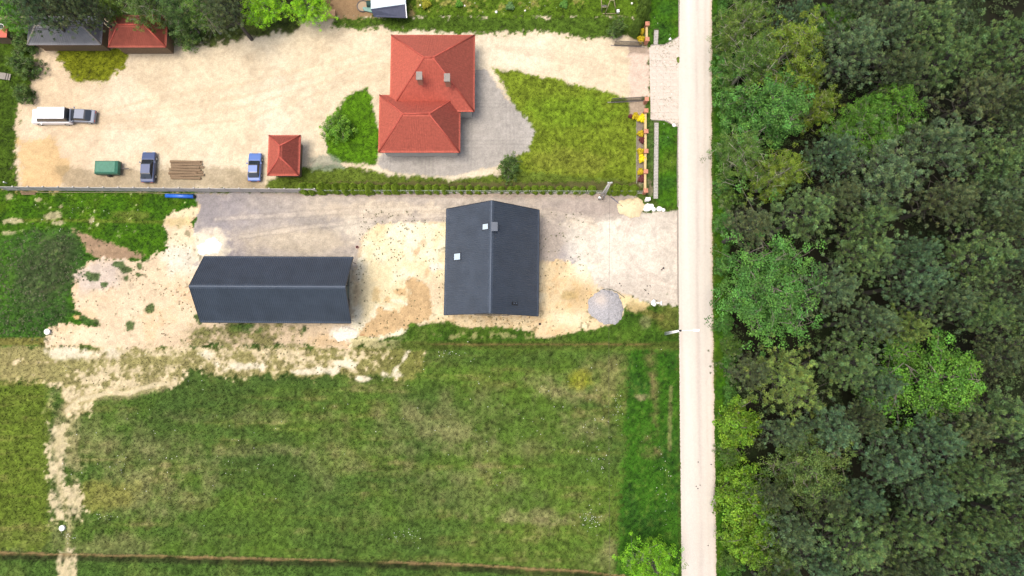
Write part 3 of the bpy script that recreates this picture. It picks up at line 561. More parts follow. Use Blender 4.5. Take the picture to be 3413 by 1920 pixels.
def opening(wall, p, q, f0, f1, z0, z1, kind='window'):   # a framed window or door on the outside of wall p-q
    d = q-p; a = p+d*f0; b = p+d*f1; a = Vector((a.x, a.y, 0)); b = Vector((b.x, b.y, 0)); dd = (b-a).normalized(); n = Vector((dd.y, -dd.x, 0))
    if n.dot(a-origin(wall)) < 0: n = -n
    mb = MB(); w_ = (b-a).length; mid_ = (a+b)/2+n*.03; rz = math.atan2(dd.y, dd.x)
    for c, s_ in (((a+n*.03), (.09, .1, z1-z0)), ((b+n*.03), (.09, .1, z1-z0))): mb.box((c.x, c.y, (z0+z1)/2), s_, rz)
    for z in (z0, z1): mb.box((mid_.x, mid_.y, z), (w_+.09, .106, .09), rz)
    fr = mb.build('window' if kind == 'window' else kind, M['trim'], wall)
    pb = MB(); pb.box((mid_.x, mid_.y, (z0+z1)/2), (w_-.05, .03, z1-z0-.05), rz); pb.build('pane' if kind == 'window' else 'panel', M['carglass'] if kind == 'window' else M['darkmetal'], fr)
    return fr

# ---- the dark-roofed house
EZ, RZ = 3.1, 8.0
hA = [P(1489, 697.5, EZ), P(1482.5, 1050, EZ)]; hB = [P(1796.5, 699.5, EZ), P(1792, 1053.5, EZ)]
hR = [P(1637, 667.5, RZ), P(1634, 1041, RZ)]
def fixrect(A0, A1, B0, B1, R0, R1):   # square the plan up and centre the ridge
    ax = ((A1-A0)+(B1-B0)).normalized(); bx = Vector((-ax.y, ax.x, 0)); bx = bx if bx.dot(B0-A0) > 0 else -bx
    c = (A0+A1+B0+B1)/4; L_ = ((A1-A0).length+(B1-B0).length)/4; W_ = ((B0-A0).length+(B1-A1).length)/4
    z = A0.z; rz_ = R0.z; e = [c-ax*L_-bx*W_, c+ax*L_-bx*W_, c-ax*L_+bx*W_, c+ax*L_+bx*W_]
    print('building', 2*L_, 2*W_, 'ridge offset', ((R0+R1)/2-c).dot(bx), ((R0+R1)/2-c).dot(ax), 'ridge half', (R1-R0).length/2, L_)
    return e, [Vector((c.x, c.y, rz_))-ax*L_, Vector((c.x, c.y, rz_))+ax*L_]
e, r = fixrect(hA[0], hA[1], hB[0], hB[1], hR[0], hR[1])
house, hw, hwalls = gable_building('house', 'graphite-roofed gable house with two roof windows and a chimney, beside the gravel entrance', 'house', e, r, M['render_wall'])
opening(hwalls[0], hw[0], hw[1], .2, .36, .9, 2.3); opening(hwalls[0], hw[0], hw[1], .55, .75, .1, 2.3)
opening(hwalls[1], hw[2], hw[3], .15, .3, .9, 2.3); opening(hwalls[1], hw[2], hw[3], .42, .49, .05, 2.2, 'door'); opening(hwalls[1], hw[2], hw[3], .65, .82, .9, 2.3)
opening(hwalls[3], hw[1], hw[3], .3, .7, .1, 2.3)
def on_roof(u, v, side):               # the point of a house roof plane seen at a pixel
    lo, hi = EZ, RZ
    A = e[0] if side < 0 else e[2]; c = (e[0]+e[3])/2; ax = (e[1]-e[0]).normalized(); bx = Vector((-ax.y, ax.x, 0)); W_ = abs((A-c).dot(bx))
    for _ in range(40):
        z = (lo+hi)/2; p = P(u, v, z); h_ = RZ-(RZ-EZ)*abs((p-Vector((c.x, c.y, z))).dot(bx))/W_
        if h_ > z: lo = z
        else: hi = z
    return P(u, v, z)
def roof_box(parent, name, u, v, side, w_, l_, h_, m, z_up=0):
    p = on_roof(u, v, side); ax = (e[1]-e[0]).normalized(); c = (e[0]+e[3])/2; bx = Vector((-ax.y, ax.x, 0)); bx = bx if (bx.dot(Vector((p.x, p.y, 0))-Vector((c.x, c.y, 0))) > 0) else -bx
    W_ = abs((e[0]-c).dot(bx)); dn = (bx*W_+Vector((0, 0, -(RZ-EZ)))).normalized(); n = ax.cross(dn); n = n if n.z > 0 else -n
    mb = MB(); vs = [p+ax*x*w_/2+dn*y*l_/2+n*(zz+z_up) for zz in (-.05, h_) for x, y in ((-1, -1), (1, -1), (1, 1), (-1, 1))]
    fs = [(0, 3, 2, 1), (4, 5, 6, 7), (0, 1, 5, 4), (1, 2, 6, 5), (2, 3, 7, 6), (3, 0, 4, 7)]; mb.add(vs, fs); return mb.build(name, m, parent)
for (u, v, w_, l_) in ((1526, 856, .86, 1.12), (1620, 756, .72, .95)):
    rw = roof_box(house, 'roof_window', u, v, -1, w_+.14, l_+.2, .11, M['trim']); roof_box(rw, 'pane', u-.3, v, -1, w_-.06, l_-.1, .14, M['glass'])
# chimney: clad stack with a flat cap
pc = on_roof(1649, 757, 1); base = P(1649, 757, pc.z)
top = P(1650, 755, RZ+1.0); cx, cy = top.x-.06, top.y-.0; rzr = math.atan2((e[1]-e[0]).y, (e[1]-e[0]).x)
mb = MB(); mb.box((cx, cy, RZ-.1), (.95, .62, 1.9), rzr); ch = mb.build('chimney', M['roof'], house)
mb = MB(); mb.box((cx, cy, RZ+.95), (1.12, .76, .12), rzr); mb.build('cap', M['roof'], ch)
for u in (1714, 1722):
    q = on_roof(u, 1012, 1); mb = MB(); mb.tube([q-Vector((0, 0, .1)), q+Vector((0, 0, .42)), q+Vector((0, 0, .42)), q+Vector((0, 0, .52))], [.055, .055, .1, .07], 10); vp = mb.build('vent_pipe', M['ridge'], house, True)
roof_box(house, 'flashing_shadow', 1714, 1012, 1, .42, 1.0, .09, M['black'])  # oversized black flashing, stands in for the vent pipes' dark shadow

# ---- the long outbuilding
EZ2, RZ2 = 3.3, 6.9
bA = [P(680.5, 856, EZ2), P(1176.5, 859, EZ2)]; bB = [P(669, 1073.3, EZ2), P(1170.5, 1075, EZ2)]; bR = [P(635, 953.2, RZ2), P(1152.5, 957, RZ2)]
be, br = fixrect(bA[0], bA[1], bB[0], bB[1], bR[0], bR[1])
barn, bw, bwalls = gable_building('outbuilding', 'long low outbuilding with plain graphite metal tile roof, beside the gravel yard', 'outbuilding', be, br, M['barn_wall'], gover=1.15)
for k in range(3): opening(bwalls[0], bw[0], bw[1], .08+.3*k, .28+.3*k, .05, 2.7, 'garage_door')
opening(bwalls[3], bw[1], bw[3], .62, .76, .05, 2.2, 'door'); opening(bwalls[3], bw[1], bw[3], .2, .4, 1.0, 2.2); opening(bwalls[1], bw[2], bw[3], .3, .4, 1.2, 2.2)

# ---- hip roofed neighbours
def hip_building(name, label, cat, u0, v0, u1, v1, ez, rz_, wm, rm, ridge_m, parts=True, along=None, parent=None, pitch=.3):
    a = P(u0, v1, ez); b = P(u1, v0, ez); x0, y0, x1, y1 = a.x, a.y, b.x, b.y
    t = parent or thing(name, label, cat, ((x0+x1)/2, (y0+y1)/2, 0)); W_, H_ = x1-x0, y1-y0; s = min(W_, H_)/2
    mb = MB(); i = .5; mb.prism([(x0+i, y0+i), (x1-i, y0+i), (x1-i, y1-i), (x0+i, y1-i)], -.1, ez-.05); wl = mb.build('wall', wm, t)
    if W_ >= H_: R0, R1 = Vector((x0+s*.95, (y0+y1)/2, rz_)), Vector((x1-s*.95, (y0+y1)/2, rz_))
    else: R0, R1 = Vector(((x0+x1)/2, y0+s*.95, rz_)), Vector(((x0+x1)/2, y1-s*.95, rz_))
    c00, c10, c11, c01 = [Vector((x, y, ez)) for x, y in ((x0, y0), (x1, y0), (x1, y1), (x0, y1))]
    if W_ >= H_: faces = [(c00, c10, R0, R1), (c11, c01, R1, R0), (c10, c11, R1, R1), (c01, c00, R0, R0)]; hips = [(c00, R0), (c01, R0), (c10, R1), (c11, R1)]
    else: faces = [(c00, c10, R0, R0), (c11, c01, R1, R1), (c10, c11, R0, R1), (c01, c00, R1, R0)]; hips = [(c00, R0), (c10, R0), (c01, R1), (c11, R1)]
    for e0, e1, r0, r1 in faces: slope('roof_slope', e0, e1, r0, r1, rm, t, pitch=pitch, row=.36, amp=.03)
    for p, q in hips+([(R0, R1)] if (R1-R0).length > .2 else []):
        mb = MB(); mb.tube([p+Vector((0, 0, .05)), q+Vector((0, 0, .06))], .11, 8); mb.build('ridge_cap', ridge_m, t, True)
    mb = MB()
    for p, q in ((c00, c10), (c10, c11), (c11, c01), (c01, c00)): mb.tube([p+Vector((0, 0, -.06)), q+Vector((0, 0, -.06))], .07, 6)
    mb.build('gutter', M['soffit'], t, True)
    return t, wl, (x0, y0, x1, y1)
nh, nw, nb_ = hip_building('neighbour_house', 'large house with orange-red hipped tile roof standing on the paved yard', 'house', 1300, 118, 1582, 372, 3.6, 8.3, M['render_wall'], M['redroof'], M['redridge'])
hip_building('', '', '', 1262, 318, 1534, 508, 3.3, 6.9, M['render_wall'], M['redroof'], M['redridge'], parent=nh)
for (u, v) in ((1400, 262), (1492, 268)):
    q = P(u, v, 8.0); mb = MB(); mb.box((q.x, q.y, 7.9), (.6, .9, 1.8)); c_ = mb.build('chimney', M['brick'], nh); mb = MB(); mb.box((q.x, q.y, 8.85), (.76, 1.06, .1)); mb.build('cap', M['kerb'], c_)
hip_building('garden_house', 'small summer house with orange-red pyramid roof beside the concrete fence', 'shed', 892, 452, 1002, 585, 2.6, 4.4, M['timber'], M['redroof'], M['redridge'])
hip_building('red_roofed_outbuilding', 'low outbuilding with weathered red roof at the edge of the wood', 'outbuilding', 362, 52, 560, 158, 3.0, 4.8, M['timber'], mat('weathered_red_roof', S(196, 104, 84), rough=.75, var=.2, scale=1.2), M['redridge'])
hip_building('grey_roofed_outbuilding', 'low outbuilding with grey sheet roof next to the red-roofed one', 'outbuilding', 92, 56, 345, 150, 2.8, 4.2, M['timber'], M['greyroof'], M['kerb'])

# ------------------------------------------------------------------ fences
def fence_line(u0, v0, u1, v1): return P(u0, v0), P(u1, v1)
fa, fb_ = P(28, 634), P(1062, 642); L_ = (fb_-fa).length; n = int(L_/2.0); ft = thing('concrete_fence', 'pale precast concrete panel fence along the north side of the lawn and gravel yard', 'fence', fa)
dirv = (fb_-fa).normalized(); rz = math.atan2(dirv.y, dirv.x)
pm_ = MB()
for k in range(5): pm_.box((0, 0, .2+k*.37), (1.86, .05, .35))
pme = mesh('fence_panel', np.array([list(v) for v in pm_.v]), pm_.f, M['concrete'])
pp = MB(); pp.box((0, 0, 1.0), (.13, .14, 2.06)); pp.box((0, 0, 2.05), (.16, .17, .05)); ppe = mesh('fence_post', np.array([list(v) for v in pp.v]), pp.f, M['concrete'])
for k in range(n+1):
    q = dirv*(k*L_/n); o = link(bpy.data.objects.new('fence_post', ppe), ft); o.location = q; o.rotation_euler = (0, 0, rz)
    if k < n: o = link(bpy.data.objects.new('fence_panel', pme), ft); o.location = q+dirv*(L_/n/2); o.rotation_euler = (0, 0, rz+random.uniform(-.004, .004))
fa, fb_ = P(1064, 643), P(2146, 645); L_ = (fb_-fa).length; n = int(L_/2.5); ft = thing('wire_fence', 'low grey wire mesh fence on concrete base slabs in front of the thuja hedge', 'fence', fa); dirv = (fb_-fa).normalized(); rz = math.atan2(dirv.y, dirv.x)
sb = MB(); sb.box((0, 0, .12), (2.42, .06, .3)); sbe = mesh('base_slab', np.array([list(v) for v in sb.v]), sb.f, M['concrete'])
wm_ = MB()
for k in range(13): wm_.box((-1.2+k*.2, 0, .85), (.008, .008, 1.15))
for z in (.3, .6, .9, 1.2, 1.42): wm_.box((0, .008, z), (2.42, .008, .012))
wme = mesh('mesh_panel', np.array([list(v) for v in wm_.v]), wm_.f, M['galv'])
wp = MB(); wp.box((0, 0, .75), (.06, .06, 1.6)); wpe = mesh('fence_post', np.array([list(v) for v in wp.v]), wp.f, M['galv'])
for k in range(n+1):
    q = dirv*(k*L_/n); o = link(bpy.data.objects.new('fence_post', wpe), ft); o.location = q; o.rotation_euler = (0, 0, rz)
    if k < n:
        for me_ in (sbe, wme): o = link(bpy.data.objects.new(me_.name, me_), ft); o.location = q+dirv*(L_/n/2); o.rotation_euler = (0, 0, rz)
# front fence of salmon brick pillars with cream walling
def front_fence(label, spots, seg):
    b0 = P(*spots[0]); t = thing('brick_fence', label, 'fence', (b0.x, b0.y, 0))
    for (u, v) in spots:
        p = P(u, v, 1.5); p = Vector((p.x, p.y, 0)); mb = MB(); mb.box((p.x, p.y, .72), (.42, .42, 1.44)); pl = mb.build('pillar', M['brick'], t)
        mb = MB(); c = [(p.x+sx*.29, p.y+sy*.29, 1.44) for sx, sy in ((-1, -1), (1, -1), (1, 1), (-1, 1))]; mb.add(c+[(x, y, 1.5) for x, y, _ in c]+[(p.x, p.y, 1.62)], [(3, 2, 1, 0), (0, 1, 5, 4), (1, 2, 6, 5), (2, 3, 7, 6), (3, 0, 4, 7), (4, 5, 8), (5, 6, 8), (6, 7, 8), (7, 4, 8)]); mb.build('cap', M['brick'], pl)
    for i, j in seg:
        a = P(*spots[i], 1.5); b = P(*spots[j], 1.5); d = b-a; L = d.length-.42; m_ = (a+b)/2; mb = MB(); mb.box((m_.x, m_.y, .45), (L, .22, .9), math.atan2(d.y, d.x)); wl = mb.build('wall', M['cream'], t)
        mb = MB(); mb.box((m_.x, m_.y, .93), (L, .30, .06), math.atan2(d.y, d.x)); mb.build('coping', M['cream'], wl)
    return t
front_fence('brick pillar fence with cream walls running south from the driveway to the plot corner', [(2154, 368), (2154, 437), (2154, 503), (2153, 571), (2153, 635)], [(0, 1), (1, 2), (2, 3), (3, 4)])
front_fence('short brick pillar fence with cream wall on the north side of the driveway', [(2158, 78), (2158, 130)], [(0, 1)])
p0 = P(2156, 330, 1.5); gp = thing('gate_pillar', 'single salmon brick gate pillar at the south side of the driveway opening', 'pillar', (p0.x, p0.y, 0))
mb = MB(); mb.box((p0.x, p0.y, .72), (.42, .42, 1.44)); mb.build('shaft', M['brick'], gp); mb = MB(); mb.box((p0.x, p0.y, 1.48), (.56, .56, .08)); mb.build('cap', M['brick'], gp)
def gate(label, u0, v0, u1, v1):
    a, b = P(u0, v0, .9), P(u1, v1, .9); a.z = b.z = 0; d = b-a; rz = math.atan2(d.y, d.x); t = thing('sliding_gate', label, 'gate', ((a.x+b.x)/2, (a.y+b.y)/2, 0)); L = d.length; m_ = (a+b)/2; mb = MB()
    for z in (.15, 1.4): mb.box((m_.x, m_.y, z), (L, .07, .07), rz)
    for s_ in (0, 1): q = a+d*s_; mb.box((q.x, q.y, .78), (.07, .064, 1.2), rz)
    mb.build('frame', M['darkmetal'], t)
    bm_ = MB(); bm_.box((0, 0, .78), (.09, .03, 1.12)); me_ = mesh('slat', np.array([list(v) for v in bm_.v]), bm_.f, M['darkmetal']); k = int(L/.16)
    for i in range(1, k): q = a+d*(i/k)-t.location; o = link(bpy.data.objects.new('slat', me_), t); o.location = (q.x, q.y, 0); o.rotation_euler = (0, 0, rz)
    mb = MB(); mb.box((m_.x, m_.y, .02), (L+1, .14, .04), rz); mb.build('track', M['kerb'], t)
gate('dark sliding gate drawn back along the south side of the driveway', 2040, 333, 2146, 328)
gate('dark slatted gate standing at the north side of the driveway', 2050, 142, 2140, 146)
# kerb edging of the flower bed
tag(kerb('bed_edging', [(2098, 385), (2122, 401), (2122, 505), (2121, 612)], .07, .1), 'pale kerb edging that bounds the flower bed beside the neighbour lawn', 'edging')

# ------------------------------------------------------------------ vegetation builders
def tris_cloud(cen, nrm, size, wid, rs):
    """one leaf quad (as two triangles share) per centre: returns V, F"""
    n = len(cen); r = rs.normal(size=(n, 3)); t = np.cross(nrm, r); t /= np.linalg.norm(t, axis=1)[:, None]+1e-9; b = np.cross(nrm, t)
    s = size[:, None]; w_ = wid[:, None]
    V = np.stack([cen-t*s, cen-b*w_+t*s*.1, cen+t*s, cen+b*w_+t*s*.1], 1).reshape(-1, 3); Fq = np.arange(4*n).reshape(n, 4); return V, Fq
def tube_np(paths, seg=5):
    V = []; Fc = []; n0 = 0
    for pts, rads in paths:
        pts = np.asarray(pts, float)
        for i, p in enumerate(pts):
            t = pts[min(i+1, len(pts)-1)]-pts[max(i-1, 0)]; t /= np.linalg.norm(t)+1e-9; a = np.cross(t, (.13, .97, .21)); a /= np.linalg.norm(a)+1e-9; b = np.cross(t, a)
            for k in range(seg): an = 2*math.pi*k/seg; V.append(p+(a*math.cos(an)+b*math.sin(an))*rads[i])
        for i in range(len(pts)-1):
            for k in range(seg): k2 = (k+1) % seg; Fc.append((n0+i*seg+k, n0+i*seg+k2, n0+(i+1)*seg+k2, n0+(i+1)*seg+k))
        n0 += len(pts)*seg
    return np.array(V), np.array(Fc)
def make_tree(kind, seed, R, H, ch):
    """meshes of one tree: crown radius R, height H, crown depth ch; returns dict of meshes"""
    rs = np.random.RandomState(seed); paths = []; cl_c = []; cl_r = []
    lean = rs.uniform(-.4, .4, 2)
    tp = [np.array([lean[0]*t*t, lean[1]*t*t, H*.93*t]) for t in np.linspace(0, 1, 7)]
    tr = [max(.04, (.026*H)*(1-.85*t)) for t in np.linspace(0, 1, 7)]
    lobes = [(rs.uniform(0, 2*math.pi), rs.uniform(.75, 1.18)) for _ in range(rs.randint(5, 8))]
    def env(a):                         # uneven outline
        return 1.0-.22+.22*sum(math.cos(a-l[0])**8*l[1] if math.cos(a-l[0]) > 0 else 0 for l in lobes)*1.15
    nb = {'pine': 54, 'leaf': 40, 'birch': 44, 'bush': 26}[kind]
    for i in range(nb):
        t = (i+.5)/nb; a = i*2.39996+rs.uniform(-.3, .3)
        if kind == 'pine': zf = 1-t*.95; prof = (1-zf)**.72*.95+.10
        elif kind == 'birch': zf = 1-t; prof = math.sin(min(1, (1-zf)*1.1+.10)*math.pi*.55)**.8
        else: zf = 1-t; prof = math.sqrt(max(.02, 1-(max(0, zf-.25)/.78)**2))
        r_ = R*prof*env(a)*rs.uniform(.72, 1.08); z1 = H-ch+ch*zf*.98; z0 = max(H*.25, z1-r_*rs.uniform(.35, .75)-.6)
        base = np.array([lean[0]*(z0/H)**2, lean[1]*(z0/H)**2, z0]); end = np.array([math.cos(a)*r_+lean[0], math.sin(a)*r_+lean[1], z1+rs.uniform(-.3, .3)])
        mid_ = base*.45+end*.55+np.array([0, 0, -.20*r_+rs.uniform(-.2, .2)]); wd = rs.normal(size=3)*.15*r_*.5; mid_ += wd*.5
        bt_ = .45 if kind == 'birch' else .8; paths.append(([base, mid_, end*.85+mid_*.15], [(.05+.011*r_)*bt_, (.03+.005*r_)*bt_, .010]))
        m_ = int(3+r_*{'pine': 1.9, 'leaf': 2.2, 'birch': 2.0, 'bush': 3}[kind])
        for k in range(m_):
            s = .42+.58*(k+rs.rand())/m_; c = base*(1-s)**2+mid_*2*s*(1-s)+end*s*s; sp_ = (.20+.30*s)*r_*.55
            o_ = rs.normal(size=3)*np.array([sp_, sp_, .28]); cc = c+o_+(np.array([0, 0, .5*s*s]) if kind == 'pine' else 0)
            cl_c.append(cc); cl_r.append({'pine': rs.uniform(.22, .42), 'leaf': rs.uniform(.38, .75), 'birch': rs.uniform(.3, .6), 'bush': rs.uniform(.25, .5)}[kind])
            if rs.rand() < .45: paths.append(([c, (c+cc)/2+rs.normal(size=3)*.06, cc], [.028, .02, .012]))
    cl_c = np.array(cl_c); cl_r = np.array(cl_r); nc = len(cl_c)
    per = {'pine': 50, 'leaf': 52, 'birch': 52, 'bush': 48}[kind]
    idx_ = np.repeat(np.arange(nc), per); n = len(idx_); d = rs.normal(size=(n, 3)); d /= np.linalg.norm(d, axis=1)[:, None]
    if kind == 'pine':                   # needle sprays point up and out of each tuft
        d[:, 2] = np.abs(d[:, 2])*1.2-.25; d /= np.linalg.norm(d, axis=1)[:, None]
        rr = cl_r[idx_]*rs.uniform(.25, 1.0, n)**.6; cen = cl_c[idx_]+d*rr[:, None]*np.array([.8, .8, 1.25]); ax = d+np.array([0, 0, .55])+rs.normal(size=(n, 3))*.3; ax /= np.linalg.norm(ax, axis=1)[:, None]
        sd = np.cross(ax, rs.normal(size=(n, 3))); sd /= np.linalg.norm(sd, axis=1)[:, None]; ln = rs.uniform(.10, .19, n)[:, None]; wd = rs.uniform(.022, .042, n)[:, None]
        V = np.stack([cen-ax*ln, cen-sd*wd, cen+ax*ln, cen+sd*wd], 1).reshape(-1, 3); Fq = np.arange(4*n).reshape(n, 4)
    else:
        rr = cl_r[idx_]*rs.uniform(.1, 1.0, n)**.5; cen = cl_c[idx_]+d*rr[:, None]*np.array([1.05, 1.05, .62]); nm = d*.55+rs.normal(size=(n, 3))*.5+np.array([0, 0, .75]); nm /= np.linalg.norm(nm, axis=1)[:, None]
        sz = {'leaf': (.07, .125), 'birch': (.05, .095), 'bush': (.06, .11)}[kind]; V, Fq = tris_cloud(cen, nm, rs.uniform(*sz, n), rs.uniform(*sz, n)*.62, rs)
    ct_ = rs.uniform(.5, 1.45, nc)[idx_]*rs.uniform(.72, 1.28, n); hue = rs.uniform(-1, 1, nc)[idx_]*.12+rs.normal(size=n)*.05
    tip_light = np.clip(d[:, 2], 0, 1)*.35 if kind == 'pine' else 0  # upward needles paler: new shoots, with light on tuft tops put into tint
    tint = np.stack([ct_*(1+hue+tip_light), ct_*(1+tip_light*.8), ct_*(1-hue*.8)], 1)
    dead = rs.rand(n) < (.03 if kind == 'pine' else .01); tint[dead] *= np.array([1.3, .75, .8])
    tint = np.repeat(tint, 4, 0)
    bark = {'pine': M['bark'], 'leaf': M['barkgrey'], 'birch': M['barkwhite'], 'bush': M['barkgrey']}[kind]
    pv, pf = tube_np(paths, 4); tv, tf = tube_np([(tp, tr)], 8)
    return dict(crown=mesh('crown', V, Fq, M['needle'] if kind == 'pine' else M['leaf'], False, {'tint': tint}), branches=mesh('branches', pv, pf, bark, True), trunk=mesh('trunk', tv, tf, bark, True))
LIB = {
    'pine': [make_tree('pine', 100+i, R, H, ch) for i, (R, H, ch) in enumerate(((4.4, 16, 7.6), (4.0, 15, 7.2), (4.7, 16.5, 8.0), (4.3, 15.5, 6.8), (3.9, 16, 8.4), (4.6, 15, 7.0), (4.2, 16, 7.8)))],
    'leaf': [make_tree('leaf', 200+i, R, H, ch) for i, (R, H, ch) in enumerate(((4.6, 12, 6.4), (4.2, 11, 7.0), (4.8, 12, 6.0)))],
    'birch': [make_tree('birch', 300+i, R, H, ch) for i, (R, H, ch) in enumerate(((3.8, 13, 8), (3.5, 12, 7.6), (4.0, 13, 7.2)))],
    'bush': [make_tree('bush', 400+i, R, H, ch) for i, (R, H, ch) in enumerate(((2.0, 3.6, 3.0), (1.8, 3.0, 2.6), (2.2, 3.8, 3.2)))],
}
NOM = {'pine': 4.5, 'leaf': 4.55, 'birch': 3.8, 'bush': 2.0}; NH = {'pine': 15.6, 'leaf': 11.7, 'birch': 12.7, 'bush': 3.5}; NC = {'pine': 7.4, 'leaf': 6.4, 'birch': 7.6, 'bush': 2.9}
tn = [0]
def tree(name, kind, label, cat, u, v, r, h, colr, group=None, var=None):
    """crown centre seen at (u, v) with radius r pixels, tree height h metres"""
    zc = h*(1-.38*NC[kind]/NH[kind]); p = P(u, v, zc); R_ = r/pxm(v, zc)
    o = thing(name, label, cat, (p.x, p.y, gh(p.x, p.y)-.05), group); tn[0] += 1; i = tn[0]; lib = LIB[kind][(var if var is not None else i*7+i//3) % len(LIB[kind])]
    s = R_/NOM[kind]*.97; o.rotation_euler = (0, 0, (i*2.399) % 6.283); o.scale = (s, s*random.uniform(.92, 1.08), h/NH[kind])
    for nm in ('trunk', 'branches', 'crown'):
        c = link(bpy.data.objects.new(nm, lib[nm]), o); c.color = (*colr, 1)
    return o
# ---- forest east of the road
G_ = {'grey': (.98, 1.12, 1.10), 'olive': (1.10, 1.32, 1.0), 'blue': (.92, 1.18, 1.22), 'dark': (.82, .86, .80), 'brown': (1.02, 1.0, .95), 'yel': (1.45, 1.55, .85)}
FOREST = [  # kind, u, v, r, height, tone
 ('birch', 2502, 45, 84, 14, 'o'), ('birch', 2529, 170, 92, 14, 'm'), ('birch', 2655, 135, 118, 15, 'y'), ('birch', 2711, 245, 46, 11, 'l'), ('leaf', 2612, 335, 145, 14, 'g'), ('birch', 2755, 335, 66, 12, 'y'),
 ('birch', 2498, 497, 96, 12, 'm'), ('birch', 2615, 570, 86, 12.5, 'y'), ('leaf', 2801, 60, 56, 9, 'b'), ('leaf', 2900, 405, 105, 12, 'b'), ('leaf', 3010, 330, 100, 13, 'b'), ('leaf', 2578, 965, 164, 13.5, 'g'),
 ('pine', 2862, 165, 132, 16, 'grey'), ('pine', 3110, 70, 130, 16, 'olive'), ('pine', 2985, 60, 105, 16, 'grey'), ('pine', 3172, 185, 120, 16, 'olive'), ('pine', 3360, 110, 115, 17, 'olive'), ('pine', 3030, 215, 105, 15, 'dark'), ('pine', 3300, 300, 110, 14, 'brown'),
 ('pine', 3152, 470, 155, 17, 'grey'), ('pine', 3364, 530, 130, 17, 'olive'), ('pine', 2781, 490, 86, 15, 'blue'), ('pine', 2960, 600, 150, 17, 'grey'), ('pine', 2721, 702, 125, 16, 'olive'), ('pine', 2520, 745, 100, 15, 'brown'),
 ('pine', 2925, 735, 90, 16, 'olive'), ('pine', 2913, 835, 120, 16, 'olive'), ('pine', 3079, 832, 84, 16, 'blue'), ('pine', 3291, 855, 132, 16, 'olive'), ('pine', 3079, 940, 110, 16, 'blue'), ('pine', 2800, 960, 110, 15.5, 'grey'),
 ('pine', 3190, 660, 110, 14, 'brown'), ('pine', 3350, 640, 110, 15, 'grey'), ('pine', 3365, 740, 100, 14, 'dark'), ('pine', 2668, 40, 66, 14, 'blue'), ('pine', 2830, 640, 90, 14, 'brown'), ('pine', 3039, 1090, 92, 15.5, 'yel'), ('pine', 2915, 1065, 100, 15, 'grey'),
 ('pine', 3200, 1000, 100, 15, 'grey'), ('pine', 3300, 1035, 100, 15.5, 'olive'), ('pine', 2650, 1255, 150, 15.5, 'yel'), ('pine', 2854, 1215, 120, 16, 'olive'), ('pine', 2528, 1245, 82, 13.5, 'brown'), ('pine', 2960, 1290, 90, 13.5, 'blue'), ('leaf', 3165, 1262, 188, 14, 'b'),
 ('pine', 3364, 1390, 130, 15.5, 'olive'), ('pine', 3365, 1190, 100, 13.5, 'dark'), ('pine', 2800, 1437, 125, 15.5, 'blue'), ('pine', 2640, 1450, 90, 14, 'grey'), ('leaf', 2715, 1583, 130, 12, 'd'), ('pine', 3000, 1545, 112, 16, 'blue'), ('pine', 3125, 1464, 104, 15.5, 'blue'),
 ('pine', 3278, 1595, 112, 15.5, 'olive'), ('pine', 3125, 1655, 108, 16, 'blue'), ('pine', 2907, 1665, 90, 15, 'blue'), ('pine', 2668, 1788, 110, 14.5, 'grey'), ('pine', 2880, 1815, 140, 16, 'olive'), ('pine', 3052, 1788, 112, 16, 'olive'), ('pine', 3205, 1822, 112, 16, 'olive'),
 ('pine', 3310, 1770, 100, 15.5, 'olive'), ('pine', 2761, 1900, 104, 15, 'blue'), ('leaf', 2620, 1895, 70, 8, 'd'), ('pine', 3390, 1890, 95, 15, 'blue'), ('pine', 3245, 1440, 100, 13, 'brown'), ('pine', 2790, 1690, 90, 13.5, 'dark'), ('pine', 2980, 1905, 100, 13.5, 'dark'), ('pine', 2905, 1400, 80, 12.5, 'dark'),
 ('pine', 3400, 1620, 95, 14.5, 'grey'), ('pine', 3410, 330, 90, 14, 'dark'), ('pine', 3400, 1010, 90, 14, 'grey'), ('pine', 3120, 1930, 90, 15, 'grey'), ('pine', 2600, 1660, 80, 12, 'dark'), ('pine', 3400, 870, 80, 15, 'grey'),
 ('bush', 2476, 1430, 82, 6, 'e'), ('bush', 2476, 1605, 76, 6.5, 'e'), ('bush', 2530, 1715, 108, 7.5, 'e'), ('bush', 2482, 1812, 74, 6, 'e'), ('bush', 2431, 235, 47, 4.5, 'g'), ('bush', 2457, 355, 63, 5.5, 'g'), ('bush', 2422, 60, 31, 4, 'm'),
 ('bush', 2428, 160, 31, 4, 'm'), ('bush', 2424, 500, 33, 4, 'g'), ('bush', 2420, 600, 29, 3.5, 'g'), ('bush', 2432, 655, 33, 4, 'm'), ('bush', 2412, 745, 31, 3.5, 'g'), ('bush', 2428, 880, 33, 4, 'g'), ('bush', 2420, 1080, 29, 3.5, 'g'), ('bush', 2438, 1150, 31, 4, 'm'), ('bush', 2436, 1530, 30, 3.5, 'm'), ('bush', 2440, 1880, 34, 4, 'm'),
 ('pine', 3500, 200, 110, 16, 'olive'), ('pine', 3520, 480, 110, 16, 'grey'), ('pine', 3520, 760, 110, 16, 'grey'), ('pine', 3510, 1120, 110, 16, 'olive'), ('pine', 3520, 1500, 110, 16, 'blue'), ('pine', 3510, 1760, 110, 16, 'olive'), ('pine', 2900, -60, 120, 16, 'grey'), ('pine', 3230, -50, 120, 16, 'grey'), ('birch', 2560, -80, 90, 14, 'm'),
 ('pine', 2640, 2020, 110, 15, 'grey'), ('pine', 3010, 2050, 120, 15, 'blue'), ('pine', 3300, 2040, 120, 16, 'olive'),
]
